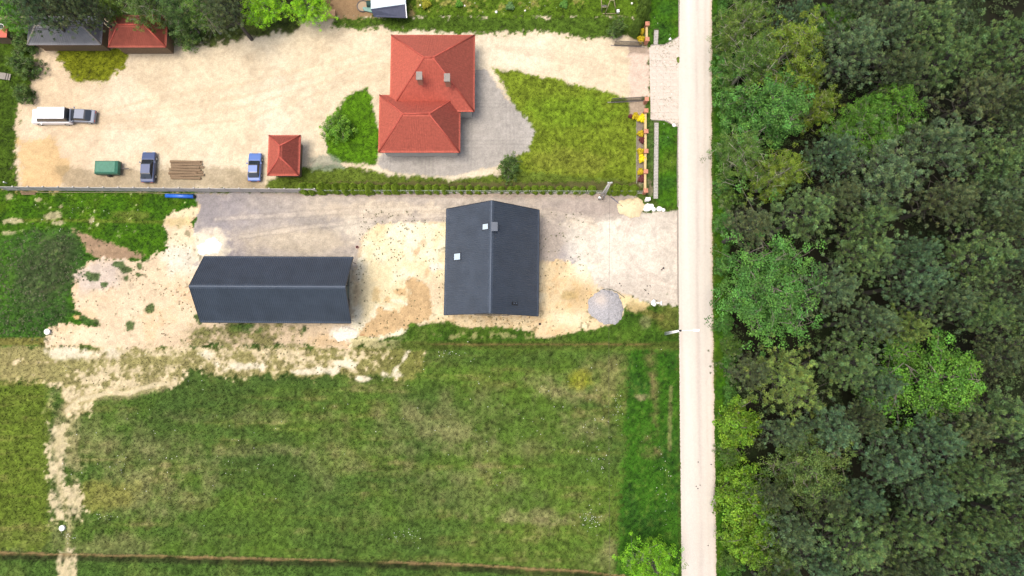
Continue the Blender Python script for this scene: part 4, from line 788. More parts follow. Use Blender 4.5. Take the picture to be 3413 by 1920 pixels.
TONE = {'o': (.98, .95, .72), 'm': (.80, .88, .72), 'y': (1.28, 1.12, .55), 'l': (1.4, 1.2, .55), 'g': (.74, 1.10, .95), 'b': (.80, 1.12, .60), 'd': (.85, .80, .9), 'e': (1.15, 1.28, .5)}
WORD = {'grey': 'grey-green', 'olive': 'olive green', 'blue': 'blue-green', 'dark': 'dark shaded', 'brown': 'brownish sparse', 'yel': 'yellowish green', 'o': 'olive', 'm': 'mid green', 'y': 'yellow-green', 'l': 'lime yellow', 'g': 'deep bright green', 'b': 'fresh bright green', 'd': 'dark green', 'e': 'lime green'}
MARK = [(0, 230, 'the driveway north side'), (230, 430, 'the driveway south side'), (430, 640, 'the brick pillar fence'), (640, 860, 'the house chimney'), (860, 1080, 'the gravel heap'), (1080, 1320, 'the street lamp'), (1320, 1540, 'the looped ditch'), (1540, 1740, 'the road stones'), (1740, 4000, 'the lime tree'), (-900, 0, 'the road north end')]
ORD = ['nearest', 'second', 'third', 'fourth', 'fifth', 'sixth', 'seventh', 'eighth', 'ninth', 'tenth', 'eleventh', 'twelfth', 'thirteenth', 'fourteenth', 'fifteenth', 'sixteenth', 'seventeenth', 'eighteenth']
for a, b, mk in MARK:
    rows = sorted([f for f in FOREST if a <= f[2] < b], key=lambda f: f[1])
    for i, (kd, u, v, r, h, tn_) in enumerate(rows):
        nm = {'pine': 'pine_tree', 'leaf': 'broadleaf_tree', 'birch': 'birch_tree', 'bush': 'shrub'}[kd]; kw = {'pine': 'pine', 'leaf': 'broadleaf tree', 'birch': 'birch', 'bush': 'shrub'}[kd]
        lab = '%s %s, %s in from the road, level with %s' % (WORD[tn_], kw, ORD[i], mk)
        c = G_[tn_] if kd == 'pine' else TONE[tn_]
        tree(nm, kd, lab, 'shrub' if kd == 'bush' else 'tree', u, v, r, h, c, {'pine': 'forest pines', 'leaf': 'forest broadleaf trees', 'birch': 'forest birches', 'bush': 'shrubs on the forest edge'}[kd])
# low undergrowth filling the forest floor: nobody could count it
rs = np.random.RandomState(8); UV_ = []; cen = []
N_ = 2600; bx_ = rs.uniform(30, 84, N_); by_ = rs.uniform(-40, 62, N_); uu, v_ = UV(bx_, by_); ok = uu > 2428+rs.rand(N_)*30; bx_, by_ = bx_[ok], by_[ok]
def leaf_patch(name, bx_, by_, rad, hgt, per, size, colf, rs, mt='grass'):
    n = len(bx_); ii = np.repeat(np.arange(n), per); m_ = len(ii); d = rs.normal(size=(m_, 3)); d /= np.linalg.norm(d, axis=1)[:, None]; gz_, gc_, _ = ground_at(bx_, by_)
    rr = rad[ii]*rs.rand(m_)**.5; cen = np.stack([bx_[ii]+d[:, 0]*rr, by_[ii]+d[:, 1]*rr, gz_[ii]+hgt[ii]*(.15+.85*np.abs(d[:, 2])*rs.uniform(.6, 1, m_))], 1)
    nm = d*.5+rs.normal(size=(m_, 3))*.4+np.array([0, 0, .8]); nm /= np.linalg.norm(nm, axis=1)[:, None]; sz = rs.uniform(*size, m_); V, Fq = tris_cloud(cen, nm, sz, sz*.55, rs)
    cc = colf(n)[ii]*rs.uniform(.6, 1.35, m_)[:, None]; return link(bpy.data.objects.new(name, mesh(name, V, Fq, M[mt], False, {'soil': np.repeat(cc, 4, 0)})))
def darkgreens(n): return np.array([.035, .062, .018])*rs.uniform(.5, 1.3, n)[:, None]*np.array([1, 1, 1])+rs.rand(n)[:, None]*np.array([.012, .0, .006])
o = leaf_patch('undergrowth', bx_, by_, rs.uniform(.4, 1.1, len(bx_)), rs.uniform(.3, 1.6, len(bx_)), 46, (.08, .16), darkgreens, rs)
tag(o, 'dark leafy undergrowth covering the forest floor beneath the trees', 'undergrowth', kind='stuff')
# leafy fringe along the forest edge
vf = rs.uniform(-60, 1980, 620); uf = np.interp(vf, [0, 1920], [2396, 2428])+np.abs(rs.normal(size=620))*16; pts = [P(a, b) for a, b in zip(uf, vf)]; bx_ = np.array([p.x for p in pts]); by_ = np.array([p.y for p in pts])
o = leaf_patch('hedge_growth', bx_, by_, rs.uniform(.25, .6, 620), rs.uniform(.3, 1.3, 620), 60, (.06, .12), lambda n: np.array([.045, .125, .022])*rs.uniform(.6, 1.35, n)[:, None]*np.array([1, 1, 1])+rs.rand(n)[:, None]*np.array([.015, .01, 0]), rs)
tag(o, 'bright green leafy growth along the forest edge beside the road', 'undergrowth', kind='stuff')

# ---- trees north-west and others
NW = [('birch', 8, 30, 60, 9, (1.0, 1.5, .6), 'bright green birch in the picture corner by the satellite dish'),
 ('pine', 95, 15, 90, 13, G_['grey'], 'grey-green pine, first from the left in the northern wood'), ('pine', 190, 5, 80, 13, G_['brown'], 'brownish pine, second from the left in the northern wood'),
 ('pine', 275, 10, 66, 12, G_['dark'], 'dark pine behind the grey and red roofs'), ('leaf', 345, 12, 50, 8, (1, .95, .6), 'small bright green tree above the red-roofed outbuilding'),
 ('birch', 455, 15, 70, 10, (.9, .9, .8), 'feathery green birch above the red-roofed outbuilding'), ('leaf', 570, 12, 70, 10, (.75, .8, 1.0), 'deep green tree in the middle of the northern wood'), ('birch', 650, 15, 60, 10, (1.0, 1.1, .9), 'pale green birch in the northern wood, east of the red roof'),
 ('pine', 740, 8, 78, 12, G_['brown'], 'brownish bare pine next to the lime green trees'), ('leaf', 868, 0, 68, 7, (1.9, 2.3, .35), 'lime green tree, left one of two at the edge of the bare yard'), ('leaf', 1010, -8, 66, 7, (1.9, 2.3, .35), 'lime green tree, right one of two beside the bare yard'),
 ('pine', 60, -120, 90, 13, G_['grey'], 'pine beyond the frame north of the wood edge'), ('pine', 400, -110, 90, 13, G_['dark'], 'dark pine beyond the frame behind the feathery birch'), ('pine', 640, -100, 90, 13, G_['dark'], 'dark pine beyond the frame behind the pale birch')]
for kd, u, v, r, h, c, lab in NW: tree({'pine': 'pine_tree', 'leaf': 'broadleaf_tree', 'birch': 'birch_tree'}[kd], kd, lab, 'tree', u, v, r, h, c, 'trees of the northern wood')
tree('lime_tree', 'leaf', 'rounded bright lime green tree standing alone between field and road', 'tree', 2190, 1902, 92, 7.0, (1.3, 1.75, .36))
for u, v, r, lab in ((62, 128, 42, 'dark green bush left of the grey-roofed outbuilding'), (58, 210, 40, 'dark green bush on the west lawn, upper one'), (60, 300, 34, 'dark green bush on the west lawn, lower one'), (1700, 540, 36, 'dark round bush at the south corner of the patio'), (610, 100, 50, 'green bush right of the red-roofed outbuilding'), (1140, 420, 44, 'fresh green bush on the small lawn beside the red-roofed house'), (2060, 90, 30, 'dark conical bush near the north gate')):
    tree('shrub', 'bush', lab, 'shrub', u, v, r, 3.0, (.75, .75, .8) if 'fresh' not in lab else (1, 1.25, .5))

# ---- thujas, garden shrubs
def thuja_mesh(seed, R, H, n):
    rs = np.random.RandomState(seed); t = rs.rand(n)**1.25; a = rs.rand(n)*2*math.pi; rr = R*np.sin((1-t)**.75*math.pi*.5)*(.72+.36*rs.rand(n))*(1+.10*np.sin(a*5+seed)); c = np.stack([np.cos(a)*rr, np.sin(a)*rr, .08+t*H], 1)
    d = np.stack([np.cos(a), np.sin(a), np.full(n, .7)], 1)+rs.normal(size=(n, 3))*.45; d /= np.linalg.norm(d, axis=1)[:, None]; V, Fq = tris_cloud(c, d, rs.uniform(.05, .10, n), rs.uniform(.03, .05, n), rs)
    k = rs.uniform(.6, 1.35, n); tint = np.repeat(np.stack([k, k, k*rs.uniform(.8, 1.1, n)], 1), 4, 0); tv, tf = tube_np([([(0, 0, 0), (0, 0, H*.5), (0, 0, H*.92)], [R*.16, R*.1, .02])], 6)
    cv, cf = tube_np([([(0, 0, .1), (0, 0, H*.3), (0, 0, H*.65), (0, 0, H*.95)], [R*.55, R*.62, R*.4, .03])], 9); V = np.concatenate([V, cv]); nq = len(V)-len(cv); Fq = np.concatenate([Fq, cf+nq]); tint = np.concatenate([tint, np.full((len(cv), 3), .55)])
    return mesh('crown', V, Fq, M['leaf'], False, {'tint': tint}), mesh('trunk', tv, tf, M['bark'], True)
TH = [thuja_mesh(500+i, .60, 2.0, 1900) for i in range(3)]; TB = [thuja_mesh(520+i, .95, 4.2, 4200) for i in range(2)]
def thuja(lib, label, u, v, s, group, c, nm='thuja'):
    p = P(u, v); o = thing(nm, label, 'conifer', (p.x, p.y, gh(p.x, p.y)-.02), group); o.scale = (s*random.uniform(.88, 1.12), s*random.uniform(.88, 1.12), s*random.uniform(.85, 1.15)); o.rotation_euler = (0, 0, random.uniform(0, 6.28)); l = random.choice(lib)
    for nm_, m_ in (('crown', l[0]), ('trunk', l[1])): ch_ = link(bpy.data.objects.new(nm_, m_), o); ch_.color = (*c, 1)
u = 1020; k = 0
while u < 2120:
    if not 1985 < u < 2022: thuja(TH, 'small green thuja in the clipped row behind the wire fence', u+random.uniform(-3, 3), 632+(u-1000)*.004, random.uniform(.85, 1.1)*(1.15 if u < 1500 or u > 2030 else .88), 'thuja hedge behind the wire fence', (1.15, 1.05, .35))
    u += 27.2
for i, (u, v, lab) in enumerate(((2112, 110, 'tall arching thuja nearest the north gate'), (2135, 72, 'tall thuja beside the top brick pillar'), (2142, 38, 'tall thuja, second up from the top brick pillar'), (2146, 4, 'tall thuja at the top edge by the road verge'), (2148, -30, 'tall thuja beyond the top edge by the road verge'))): thuja(TB, lab, u, v, .85, 'tall thujas beside the north verge', (.7, .70, .4))
def garden_shrub(u, v, r, h, c, label, seed):
    rs = np.random.RandomState(seed); p = P(u, v, h*.6); R = r/25.; n = 2400; a = rs.normal(size=(n, 3)); a /= np.linalg.norm(a, axis=1)[:, None]; lob = 1+.18*np.sin(np.arctan2(a[:, 1], a[:, 0])*3+seed)+.12*np.sin(np.arctan2(a[:, 1], a[:, 0])*7+seed*2)
    cen = a*np.array([R, R, h*.55])*(lob*rs.uniform(.5, 1, n)**.5)[:, None]+np.array([0, 0, h*.5]); nm = a*.6+rs.normal(size=(n, 3))*.35+np.array([0, 0, .5]); nm /= np.linalg.norm(nm, axis=1)[:, None]; V, Fq = tris_cloud(cen, nm, rs.uniform(.05, .085, n), rs.uniform(.035, .06, n), rs)
    k = rs.uniform(.7, 1.3, n); o = thing('garden_shrub', label, 'shrub', (p.x, p.y, 0), 'coloured shrubs along the brick fence'); t3 = np.repeat(np.stack([k]*3, 1), 4, 0); o2 = link(bpy.data.objects.new('foliage', mesh('foliage', V, Fq, M['leaf'], False, {'tint': t3})), o); o2.color = (*c, 1)
    pts = [([(0, 0, 0), (math.cos(b)*R*.4, math.sin(b)*R*.4, h*.6)], [.02, .01]) for b in (0, 1.3, 2.6, 3.9, 5.2)]; sv, sf_ = tube_np(pts, 4); link(bpy.data.objects.new('stems', mesh('stems', sv, sf_, M['bark'])), o)
GOLD = (3.9, 1.75, .3); YEL = (6.2, 3.1, .3); PUR = (1.1, .16, .8)
for i, (u, v, r, h, c, lab) in enumerate(((2119, 387, 12, .9, GOLD, 'golden shrub just inside the corner of the flower bed by the gate'), (2141, 394, 15, 1.0, YEL, 'largest bright yellow shrub, against the first pillar south of the driveway'), (2136, 445, 11, .9, GOLD, 'golden ball shrub beside the second brick pillar'), (2141, 466, 10, .9, PUR, 'dark purple shrub just below the second brick pillar'),
        (2136, 505, 12, .9, GOLD, 'golden ball shrub beside the third brick pillar'), (2141, 528, 13, 1.0, YEL, 'bright yellow shrub just below the third brick pillar'), (2136, 572, 11, .9, GOLD, 'golden ball shrub beside the fourth brick pillar'), (2140, 596, 12, .9, PUR, 'purple shrub just below the fourth brick pillar'), (2101, 387, 6, .7, PUR, 'small purple shrub at the west end of the bed corner'), (2139, 104, 10, .9, GOLD, 'golden shrub north of the driveway, upper of two'), (2137, 131, 13, .9, GOLD, 'golden shrub north of the driveway, lower of two'), (1420, 12, 16, .8, (2.2, 1.3, .5), 'yellow-green border shrub near the white-roofed canopy'), (1530, 12, 12, .7, (.8, 1.2, .5), 'green border shrub in the northern garden'), (1700, 20, 14, .7, (.9, 1.0, 1.5), 'grey-green border shrub in the northern garden'), (1880, 14, 14, .7, (.8, 1.1, .8), 'green border shrub near the swing frame'))): garden_shrub(u, v, r, h, c, lab, 600+i)

# ---- grass tufts over every grassy surface, weeds on the sand
def tufts(name, N, seed, area, thr, ln, wd, label, cat, dens=None, dark=1.0):
    rs = np.random.RandomState(seed); x = rs.uniform(area[0], area[1], N); y = rs.uniform(area[2], area[3], N); z, c, g = ground_at(x, y)
    u, v = UV(x, y); keep = g > thr+(rs.rand(N)*.35 if thr > 0 else 0)
    keep &= ~((u > edge(ROAD_L, v)-1+rs.normal(size=N)*2.5) & (u < edge(ROAD_R, v)+1-np.abs(rs.normal(size=N))*4))
    if dens is not None: keep &= dens(u, v, g, rs)
    x, y, z, c = x[keep], y[keep], z[keep], c[keep]; n = len(x); per = 4; ii = np.repeat(np.arange(n), per); m_ = len(ii); a = rs.rand(m_)*6.283; tl = rs.uniform(.35, 1.1, m_); L = rs.uniform(*ln, m_); d = np.stack([np.cos(a)*np.sin(tl), np.sin(a)*np.sin(tl), np.cos(tl)], 1); s = np.stack([-np.sin(a), np.cos(a), np.zeros(m_)], 1)*rs.uniform(*wd, m_)[:, None]
    b = np.stack([x[ii], y[ii], z[ii]-.01], 1)+d*np.array([.02, .02, 0]); V = np.stack([b-s, b+s, b+d*L[:, None]], 1).reshape(-1, 3); Fq = np.arange(3*m_).reshape(m_, 3)
    k = (rs.uniform(.55, 1.5, n)[ii]*rs.uniform(.75, 1.25, m_))[:, None]*dark; cc = np.clip(c[ii]*k, .003, .5); o = link(bpy.data.objects.new(name, mesh(name, V, Fq, M['grass'], False, {'soil': np.repeat(cc, 3, 0)}))); print(name, n); return tag(o, label, cat, kind='stuff')
tufts('grass', 262000, 21, (-72, 36, -34, 62), .42, (.09, .22), (.02, .045), 'meadow and verge grass in green, olive and straw tufts', 'grass')
def wd_(u, v, g, rs):
    X_ = fbm(u, v, 60, octv=3, seed=91); sand = (v > 700) & (v < 1290) & (u < 2240) & (g < .35)
    yard = (u > 640) & (u < 1195) & (v < 900); yard2 = (u > 1960) & (v < 965); return sand & ~yard & ~yard2 & (rs.rand(len(u)) < np.clip(.25+X_*.55, .02, 1))
rsw = np.random.RandomState(31); xw = rsw.uniform(-70, 22, 9000); yw = rsw.uniform(-6, 24, 9000); zw, cw, gw = ground_at(xw, yw); uw, vw = UV(xw, yw); kk = wd_(uw, vw, gw, rsw); xw, yw = xw[kk], yw[kk]
rs = rsw; o = leaf_patch('weeds', xw, yw, rsw.uniform(.04, .19, len(xw)), rsw.uniform(.03, .14, len(xw)), 12, (.03, .07), lambda n: np.array([.09, .10, .045])*rsw.uniform(.5, 1.3, n)[:, None], rsw); tag(o, 'small scattered weeds and clods dotting the bare sand', 'weeds', kind='stuff')
# rough weeds on the earth mound
rsm = np.random.RandomState(33); mx = rsm.uniform(0, 300, 1900); my = rsm.uniform(745, 1135, 1900); sdm = poly_sd(mx, my, MOUND); _k = sdm+20*fbm(mx, my, 40, octv=3, seed=71) > rsm.uniform(-4, 34, len(mx)); mx, my = mx[_k], my[_k]; q = [P(a, b) for a, b in zip(mx, my)]; rs = rsm
def mg(n): t_ = rsm.rand(n)[:, None]; return (np.array([.062, .128, .028])*(1-t_)+np.array([.15, .145, .09])*t_**2)*rsm.uniform(.55, 1.3, n)[:, None]
o = leaf_patch('mound_weeds', np.array([p.x for p in q]), np.array([p.y for p in q]), rsm.uniform(.08, .30, len(q)), rsm.uniform(.05, .20, len(q)), 18, (.03, .07), mg, rsm); tag(o, 'rank green weeds overgrowing the earth mound', 'weeds', kind='stuff')
# white flowers in the meadow
rsf = np.random.RandomState(35); fl = []
for cx, cy, rx, ry, n in ((1965, 1730, 28, 34, 120), (1345, 1780, 50, 20, 60), (1990, 1500, 60, 120, 110), (2060, 1370, 14, 60, 40), (350, 1720, 30, 14, 30), (400, 1540, 60, 30, 30), (230, 1790, 20, 14, 30), (1500, 1180, 60, 10, 40), (800, 1560, 120, 60, 40), (2220, 1640, 30, 120, 60), (1650, 1390, 500, 200, 160), (500, 1500, 400, 300, 120), (2200, 250, 40, 220, 60), (250, 720, 240, 60, 70), (1650, 25, 250, 20, 60)):
    for _ in range(int(n*.4)): fl.append((cx+rsf.normal()*rx*.6, cy+rsf.normal()*ry*.6))
fl = [p for p in fl if not 2250 < p[0] < 2400]; q = [P(a, b) for a, b in fl]; V = []; Fq = []
for p in q:
    r_ = rsf.uniform(.018, .045); z = gh(p.x, p.y)+rsf.uniform(.12, .3); n0 = len(V)
    for k in range(5): a_ = k*1.2566; V.append((p.x+math.cos(a_)*r_, p.y+math.sin(a_)*r_, z+.01)); 
    V.append((p.x, p.y, z)); Fq += [(n0+k, n0+(k+1) % 5, n0+5) for k in range(5)]
o = link(bpy.data.objects.new('meadow_flowers', mesh('meadow_flowers', np.array(V), np.array(Fq), M['chalk']))); tag(o, 'tiny white flower heads scattered through the meadow grass', 'flowers', kind='stuff')

# ------------------------------------------------------------------ heaps
def heap(name, label, cat, u, v, rx, ry, h, colf, m, seed, flat=.0, ir=1.0):
    p = P(u, v); R1, R2 = rx/25., ry/25.; rs = np.random.RandomState(seed); ph = rs.rand(6)*6.28; st_h = .075
    gx = np.arange(-R1*1.4, R1*1.4, st_h); gy_ = np.arange(-R2*1.4, R2*1.4, st_h); A, B = np.meshgrid(gx, gy_, indexing='ij'); A = A+rs.uniform(-.02, .02, A.shape); B = B+rs.uniform(-.02, .02, A.shape)
    an = np.arctan2(B, A); k = 1+ir*(.05*np.sin(2*an+ph[0])+.04*np.sin(3*an+ph[1])+.025*np.sin(7*an+ph[2])+.015*np.sin(13*an+ph[3])); t = np.sqrt((A/R1)**2+(B/R2)**2)/k+.03*fbm(A, B, .3, octv=2, seed=seed)
    tc = np.clip(t, 0, 1); Z = h*((1-tc**1.25)*(1-flat)+flat*(1-tc**4))+rs.normal(size=A.shape)*.016-.05+.05*h*fbm(A, B, .6, octv=3, seed=seed+1)
    ins = t < 1.0; ids = -np.ones(A.shape, int); ids[ins] = np.arange(ins.sum()); V = np.stack([A[ins], B[ins], Z[ins]], 1); q4 = np.stack([ids[:-1, :-1], ids[1:, :-1], ids[1:, 1:], ids[:-1, 1:]], -1).reshape(-1, 4); Fc = q4[(q4 >= 0).all(1)]
    cc = colf(V, rs); me = mesh(name, V, Fc, m, True, {'soil': cc}); o = link(bpy.data.objects.new(name, me)); o.location = (p.x, p.y, gh(p.x, p.y)+.02); return tag(o, label, cat)
def gcolf(V, rs):
    b = np.ones((len(V), 3))*s2l((200, 198, 199))/K*rs.uniform(.72, 1.25, len(V))[:, None]; t = np.exp(-((V[:, 0]+.8)**2+(V[:, 1]-1.0)**2)/.8)[:, None]*.7; return b*(1-t)+s2l((240, 224, 206))/K*t
heap('gravel_heap', 'round heap of light grey crushed stone beside the pale drive', 'gravel heap', 2020, 1024, 61, 59, .95, gcolf, M['gravel'], 3, .3)
heap('white_sand_heap', 'very white flattened sand heap at the north-west corner of the long outbuilding', 'sand heap', 700, 822, 44, 29, .28, lambda V, rs: np.ones((len(V), 3))*s2l((255, 252, 240))/K*1.15*rs.uniform(.97, 1.04, len(V))[:, None], M['gravel'], 4, .5, 2.4)
heap('sand_heap', 'yellowish sand heap beside the white cabinet at the plot entrance', 'sand heap', 2104, 692, 44, 38, .7, lambda V, rs: np.ones((len(V), 3))*s2l((253, 232, 188))/K*1.1*rs.uniform(.92, 1.06, len(V))[:, None], M['gravel'], 5, .3, 1.8)
heap('pale_sand_heap', 'pale sand heap at the south-east corner of the long outbuilding', 'sand heap', 1150, 1112, 46, 24, .4, lambda V, rs: np.ones((len(V), 3))*s2l((255, 244, 224))/K*1.15*rs.uniform(.93, 1.06, len(V))[:, None], M['gravel'], 6, .4, 2.2)
# ------------------------------------------------------------------ stones
def stone(u, v, r, m, label, name='stone', cat='stone', seed=0, h=.6, group=None):
    rs = np.random.RandomState(seed+900); p = P(u, v); R = r/25.; V = []; n = 10
    for i in range(5):
        ph = math.pi*(i+.5)/5
        for j in range(n): a = 2*math.pi*j/n; k = R*rs.uniform(.8, 1.15); V.append((math.sin(ph)*math.cos(a)*k, math.sin(ph)*math.sin(a)*k, math.cos(ph)*k*h+R*h*.5))
    V += [(0, 0, R*h*1.5), (0, 0, -R*h*.5)]; Fc = [(i*n+j, (i+1)*n+j, (i+1)*n+(j+1) % n, i*n+(j+1) % n) for i in range(4) for j in range(n)]+[(j, (j+1) % n, 5*n) for j in range(n)]+[(4*n+(j+1) % n, 4*n+j, 5*n+1) for j in range(n)]
    o = link(bpy.data.objects.new(name, mesh(name, np.array(V), Fc, m, True))); o.location = (p.x, p.y, max(gh(p.x, p.y), .0)); o.rotation_euler = (0, 0, rs.rand()*6); return tag(o, label, cat, group)
st_ = [(2160, 692, 15, 'largest white chalk boulder at the plot entrance'), (2178, 698, 8, 'white chalk boulder joining the two larger ones at the plot entrance'), (2197, 697, 10, 'eastern white chalk boulder at the plot entrance, nearest the road'), (2210, 700, 7, 'small white chalk boulder at the road end of the entrance row'), (2172, 687, 8, 'white chalk boulder behind the largest one at the entrance'), (2150, 699, 6, 'small white chalk boulder at the west end of the entrance row')]
for i, (u, v, r, lab) in enumerate(st_): stone(u, v, r, M['chalk'], lab, 'chalk_boulder', 'boulder', i, .5, 'white boulders at the plot entrance')
M['stone_dark'] = mat('dark_field_stone', (.09, .08, .075), rough=.9, var=.2); M['cap_pale'] = mat('pale_lid_concrete', (.62, .60, .55), rough=.85, var=.05, scale=8)
stone(2246, 418, 7, M['chalk'], 'pale boulder at the south-east corner of the paved driveway', 'boulder', 'boulder', 21); stone(2233, 131, 5, M['chalk'], 'pale boulder on the verge at the north-east corner of the driveway', 'boulder', 'boulder', 22)
for i, (u, v, lab) in enumerate(((2157, 953, 'small dark stone on the plot entrance, left one of the upper pair'), (2167, 953, 'small dark stone on the plot entrance, right one of the upper pair'), (2152, 968, 'small dark stone on the plot entrance just below the upper pair'), (2161, 979, 'small dark stone on the plot entrance, nearest the white sack'), (2070, 953, 'small dark stone above the dark green hose'), (2065, 945, 'small dark stone on the entrance, just up-left of the one above the hose'),
        (2326, 1628, 'dark stone on the road, lowest of the close group of three'), (2320, 1621, 'dark stone on the road, left one of the close group of three'), (2333, 1617, 'dark stone on the road, right one of the close group of three'), (2360, 1818, 'dark stone on the road beside the lime tree'), (2370, 1548, 'dark stone at the right edge of the road'), (2327, 1540, 'dark stone in mid road above the group of three'))):
    stone(u, v, 2.2, M['stone_dark'], lab, 'stone', 'stone', 40+i, .6, 'dark stones on the plot entrance' if u < 2262 else 'dark stones on the road')
# well lids
def lid(u, v, r, label):
    p = P(u, v); t = thing('well_lid', label, 'well lid', (p.x, p.y, gh(p.x, p.y))); R = r/25.; z = gh(p.x, p.y); mb = MB(); mb.tube([(p.x, p.y, z-.05), (p.x, p.y, z+.22)], R, 28); mb.build('ring', M['cap_pale'], t); mb = MB(); mb.tube([(p.x, p.y, z+.221), (p.x, p.y, z+.30)], [R*1.06, R*1.0], 28); mb.build('lid', M['cap_pale'], t); mb = MB(); mb.tube([(p.x-.08, p.y, z+.31), (p.x, p.y, z+.34), (p.x+.08, p.y, z+.31)], .012, 6); mb.build('handle', M['darkmetal'], t)
lid(161, 1106, 9.5, 'round white concrete well lid at the corner of the earth mound'); lid(210, 1759, 9, 'round white concrete well lid in the meadow near the sandy track')
p = P(22, 610); mb = MB(); mb.tube([(p.x, p.y, -.05), (p.x, p.y, .55), (p.x, p.y, .62)], [.09, .09, .05], 12); tag(mb.build('marker_post', M['white'], None, True), 'short white marker post at the west end of the concrete fence', 'post')
def open_pipe(u, v, r, m, label):
    p = P(u, v); z = max(gh(p.x, p.y), -.02); t = thing('drain_pipe', label, 'pipe', (p.x, p.y, z)); R = r/25.; n = 18; mb = MB(); V = []
    for rr, zz in ((R*1.25, z-.02), (R*1.25, z+.22), (R, z+.22), (R, z-.015)):
        for k in range(n): V.append((p.x+math.cos(6.2832*k/n)*rr, p.y+math.sin(6.2832*k/n)*rr, zz))
    mb.add(V, [(i*n+k, i*n+(k+1) % n, (i+1)*n+(k+1) % n, (i+1)*n+k) for i in range(3) for k in range(n)]); mb.build('pipe_wall', m, t); mb = MB(); mb.tube([(p.x, p.y, z), (p.x, p.y, z+.02)], R*.99, n); mb.build('bottom', M['black'], t)
M['redpipe'] = mat('red_brown_pipe', (.25, .06, .05), rough=.5, var=.1)
open_pipe(1191, 824, 3.6, M['redpipe'], 'open red-rimmed pipe end standing at the gravel yard corner'); open_pipe(1799, 1080, 3.2, M['stone_dark'], 'dark open pipe end south-east of the dark house')
# blue pipe
a, b = P(553, 652, .28), P(646, 655, .28); t = thing('blue_pipe', 'thick blue plastic pipe lying on grass beside the concrete fence', 'pipe', ((a.x+b.x)/2, (a.y+b.y)/2, 0)); d = (b-a).normalized(); n = 28; mb = MB(); V = []; s_ = Vector((-d.y, d.x, 0)); R = .27
for p, rr in ((a, R), (b, R), (b, R*.9), (a, R*.9)):
    for k in range(n): V.append(p+s_*math.cos(6.2832*k/n)*rr+Vector((0, 0, 1))*math.sin(6.2832*k/n)*rr)
mb.add(V, [(i*n+k, i*n+(k+1) % n, ((i+1) % 4)*n+(k+1) % n, ((i+1) % 4)*n+k) for i in range(4) for k in range(n)]); mb.build('pipe_wall', M['blue'], t, True)
mb = MB(); mb.tube([b-d*.1, b+d*.16], [R*.9, R*.8], 20); mb.build('dark_hollow', M['black'], t)  # black piece stands in for the shaded hollow of the open end
# long edging boards on the lawn side
a, b = P(68, 640, .1), P(122, 640, .1); t = thing('timber_boards', 'stack of grey-brown boards lying on the lawn under the concrete fence', 'boards', ((a.x+b.x)/2, (a.y+b.y)/2, 0))
for i in range(3): mb = MB(); bar(mb, a+Vector((i*.1, -.16*i, .02+.0*i)), b+Vector((-.1*i, -.16*i, .02)), .13, .05+.01*i); mb.build('board', M['timber'], t)
mb = MB(); pts = [P(122, 641.5, .06), P(300, 641.5, .05), P(480, 642, .06), P(545, 645, .06), P(680, 645, .05)]
for p, q in zip(pts[:-1], pts[1:]): bar(mb, p, q, .05, .1)
tag(mb.build('edging_strip', M['oldwood']), 'thin pale edging strip lying along the foot of the concrete fence', 'edging')
# thin dark pipes at the entrance
mb = MB(); mb.tube([P(2036, 656, .1), P(2055, 672, .06), P(2066, 681, .06)], .04, 8); tag(mb.build('blue_grey_pipe', M['navy'], None, True), 'thin dark blue pipe lying beside the yellowish sand heap', 'pipe')
mb = MB(); mb.tube([P(2068, 683, .35), P(2080, 691, .3), P(2092, 698, .1)], .035, 8); tag(mb.build('iron_bar', M['stone_dark'], None, True), 'thin dark rod resting on the yellowish sand heap', 'rod')
mb = MB(); mb.tube([P(2008, 965, .03), P(2022, 963, .04), P(2038, 965, .03), P(2056, 973, .04), P(2070, 983, .03), P(2082, 992, .02)], .035, 8); tag(mb.build('hose', M['teal'], None, True), 'dark green hose curving past the gravel heap', 'hose')
# electric cabinet
a = P(2159, 664, .9); t = thing('electric_cabinet', 'white electric meter cabinet at the end of the brick fence', 'cabinet', (a.x, a.y, 0)); mb = MB(); mb.box((a.x, a.y, .55), (.55, .32, 1.1)); mb.build('body', M['white'], t); mb = MB(); mb.box((a.x, a.y, 1.13), (.62, .40, .06)); mb.build('lid', M['white'], t); mb = MB(); mb.box((a.x, a.y-.17, .6), (.46, .02, .85)); dr_ = mb.build('door', M['white'], t); mb = MB(); mb.box((a.x+.16, a.y-.19, .6), (.03, .02, .12)); mb.build('handle', M['darkmetal'], dr_)
# white sack with a tube
a = P(2178, 1010, .3); t = thing('white_sack', 'bulging white sack at the south side of the plot entrance', 'sack', (a.x, a.y, 0)); rs = np.random.RandomState(5); V = []; n = 18
for i in range(9):
    ph = math.pi*(i+.3)/9.2
    for j in range(n): an = 2*math.pi*j/n; k = 1+.12*math.sin(3*an+i)+rs.uniform(-.05, .05); V.append((a.x+math.sin(ph)*math.cos(an)*.33*k, a.y+math.sin(ph)*math.sin(an)*.46*k, .34+math.cos(ph)*.36*k))
mb = MB(); mb.add(V, [(i*n+j, (i+1)*n+j, (i+1)*n+(j+1) % n, i*n+(j+1) % n) for i in range(8) for j in range(n)]+[tuple(range(n))[::-1], tuple(range(8*n, 9*n))]); mb.build('bag', M['white'], t, True); mb = MB(); mb.tube([(a.x, a.y, .66), (a.x+.02, a.y+.02, .78), (a.x+.05, a.y+.03, .86)], [.1, .06, .11], 10); mb.build('neck', M['white'], t, True)
mb = MB(); mb.tube([P(2186, 1010, .12), P(2204, 1010, .1)], .06, 10); mb.tube([P(2204, 1004, .1), P(2204, 1017, .1)], .08, 10); tag(mb.build('white_tube', M['white'], None, True), 'short white plastic tee pipe lying beside the white sack', 'pipe')
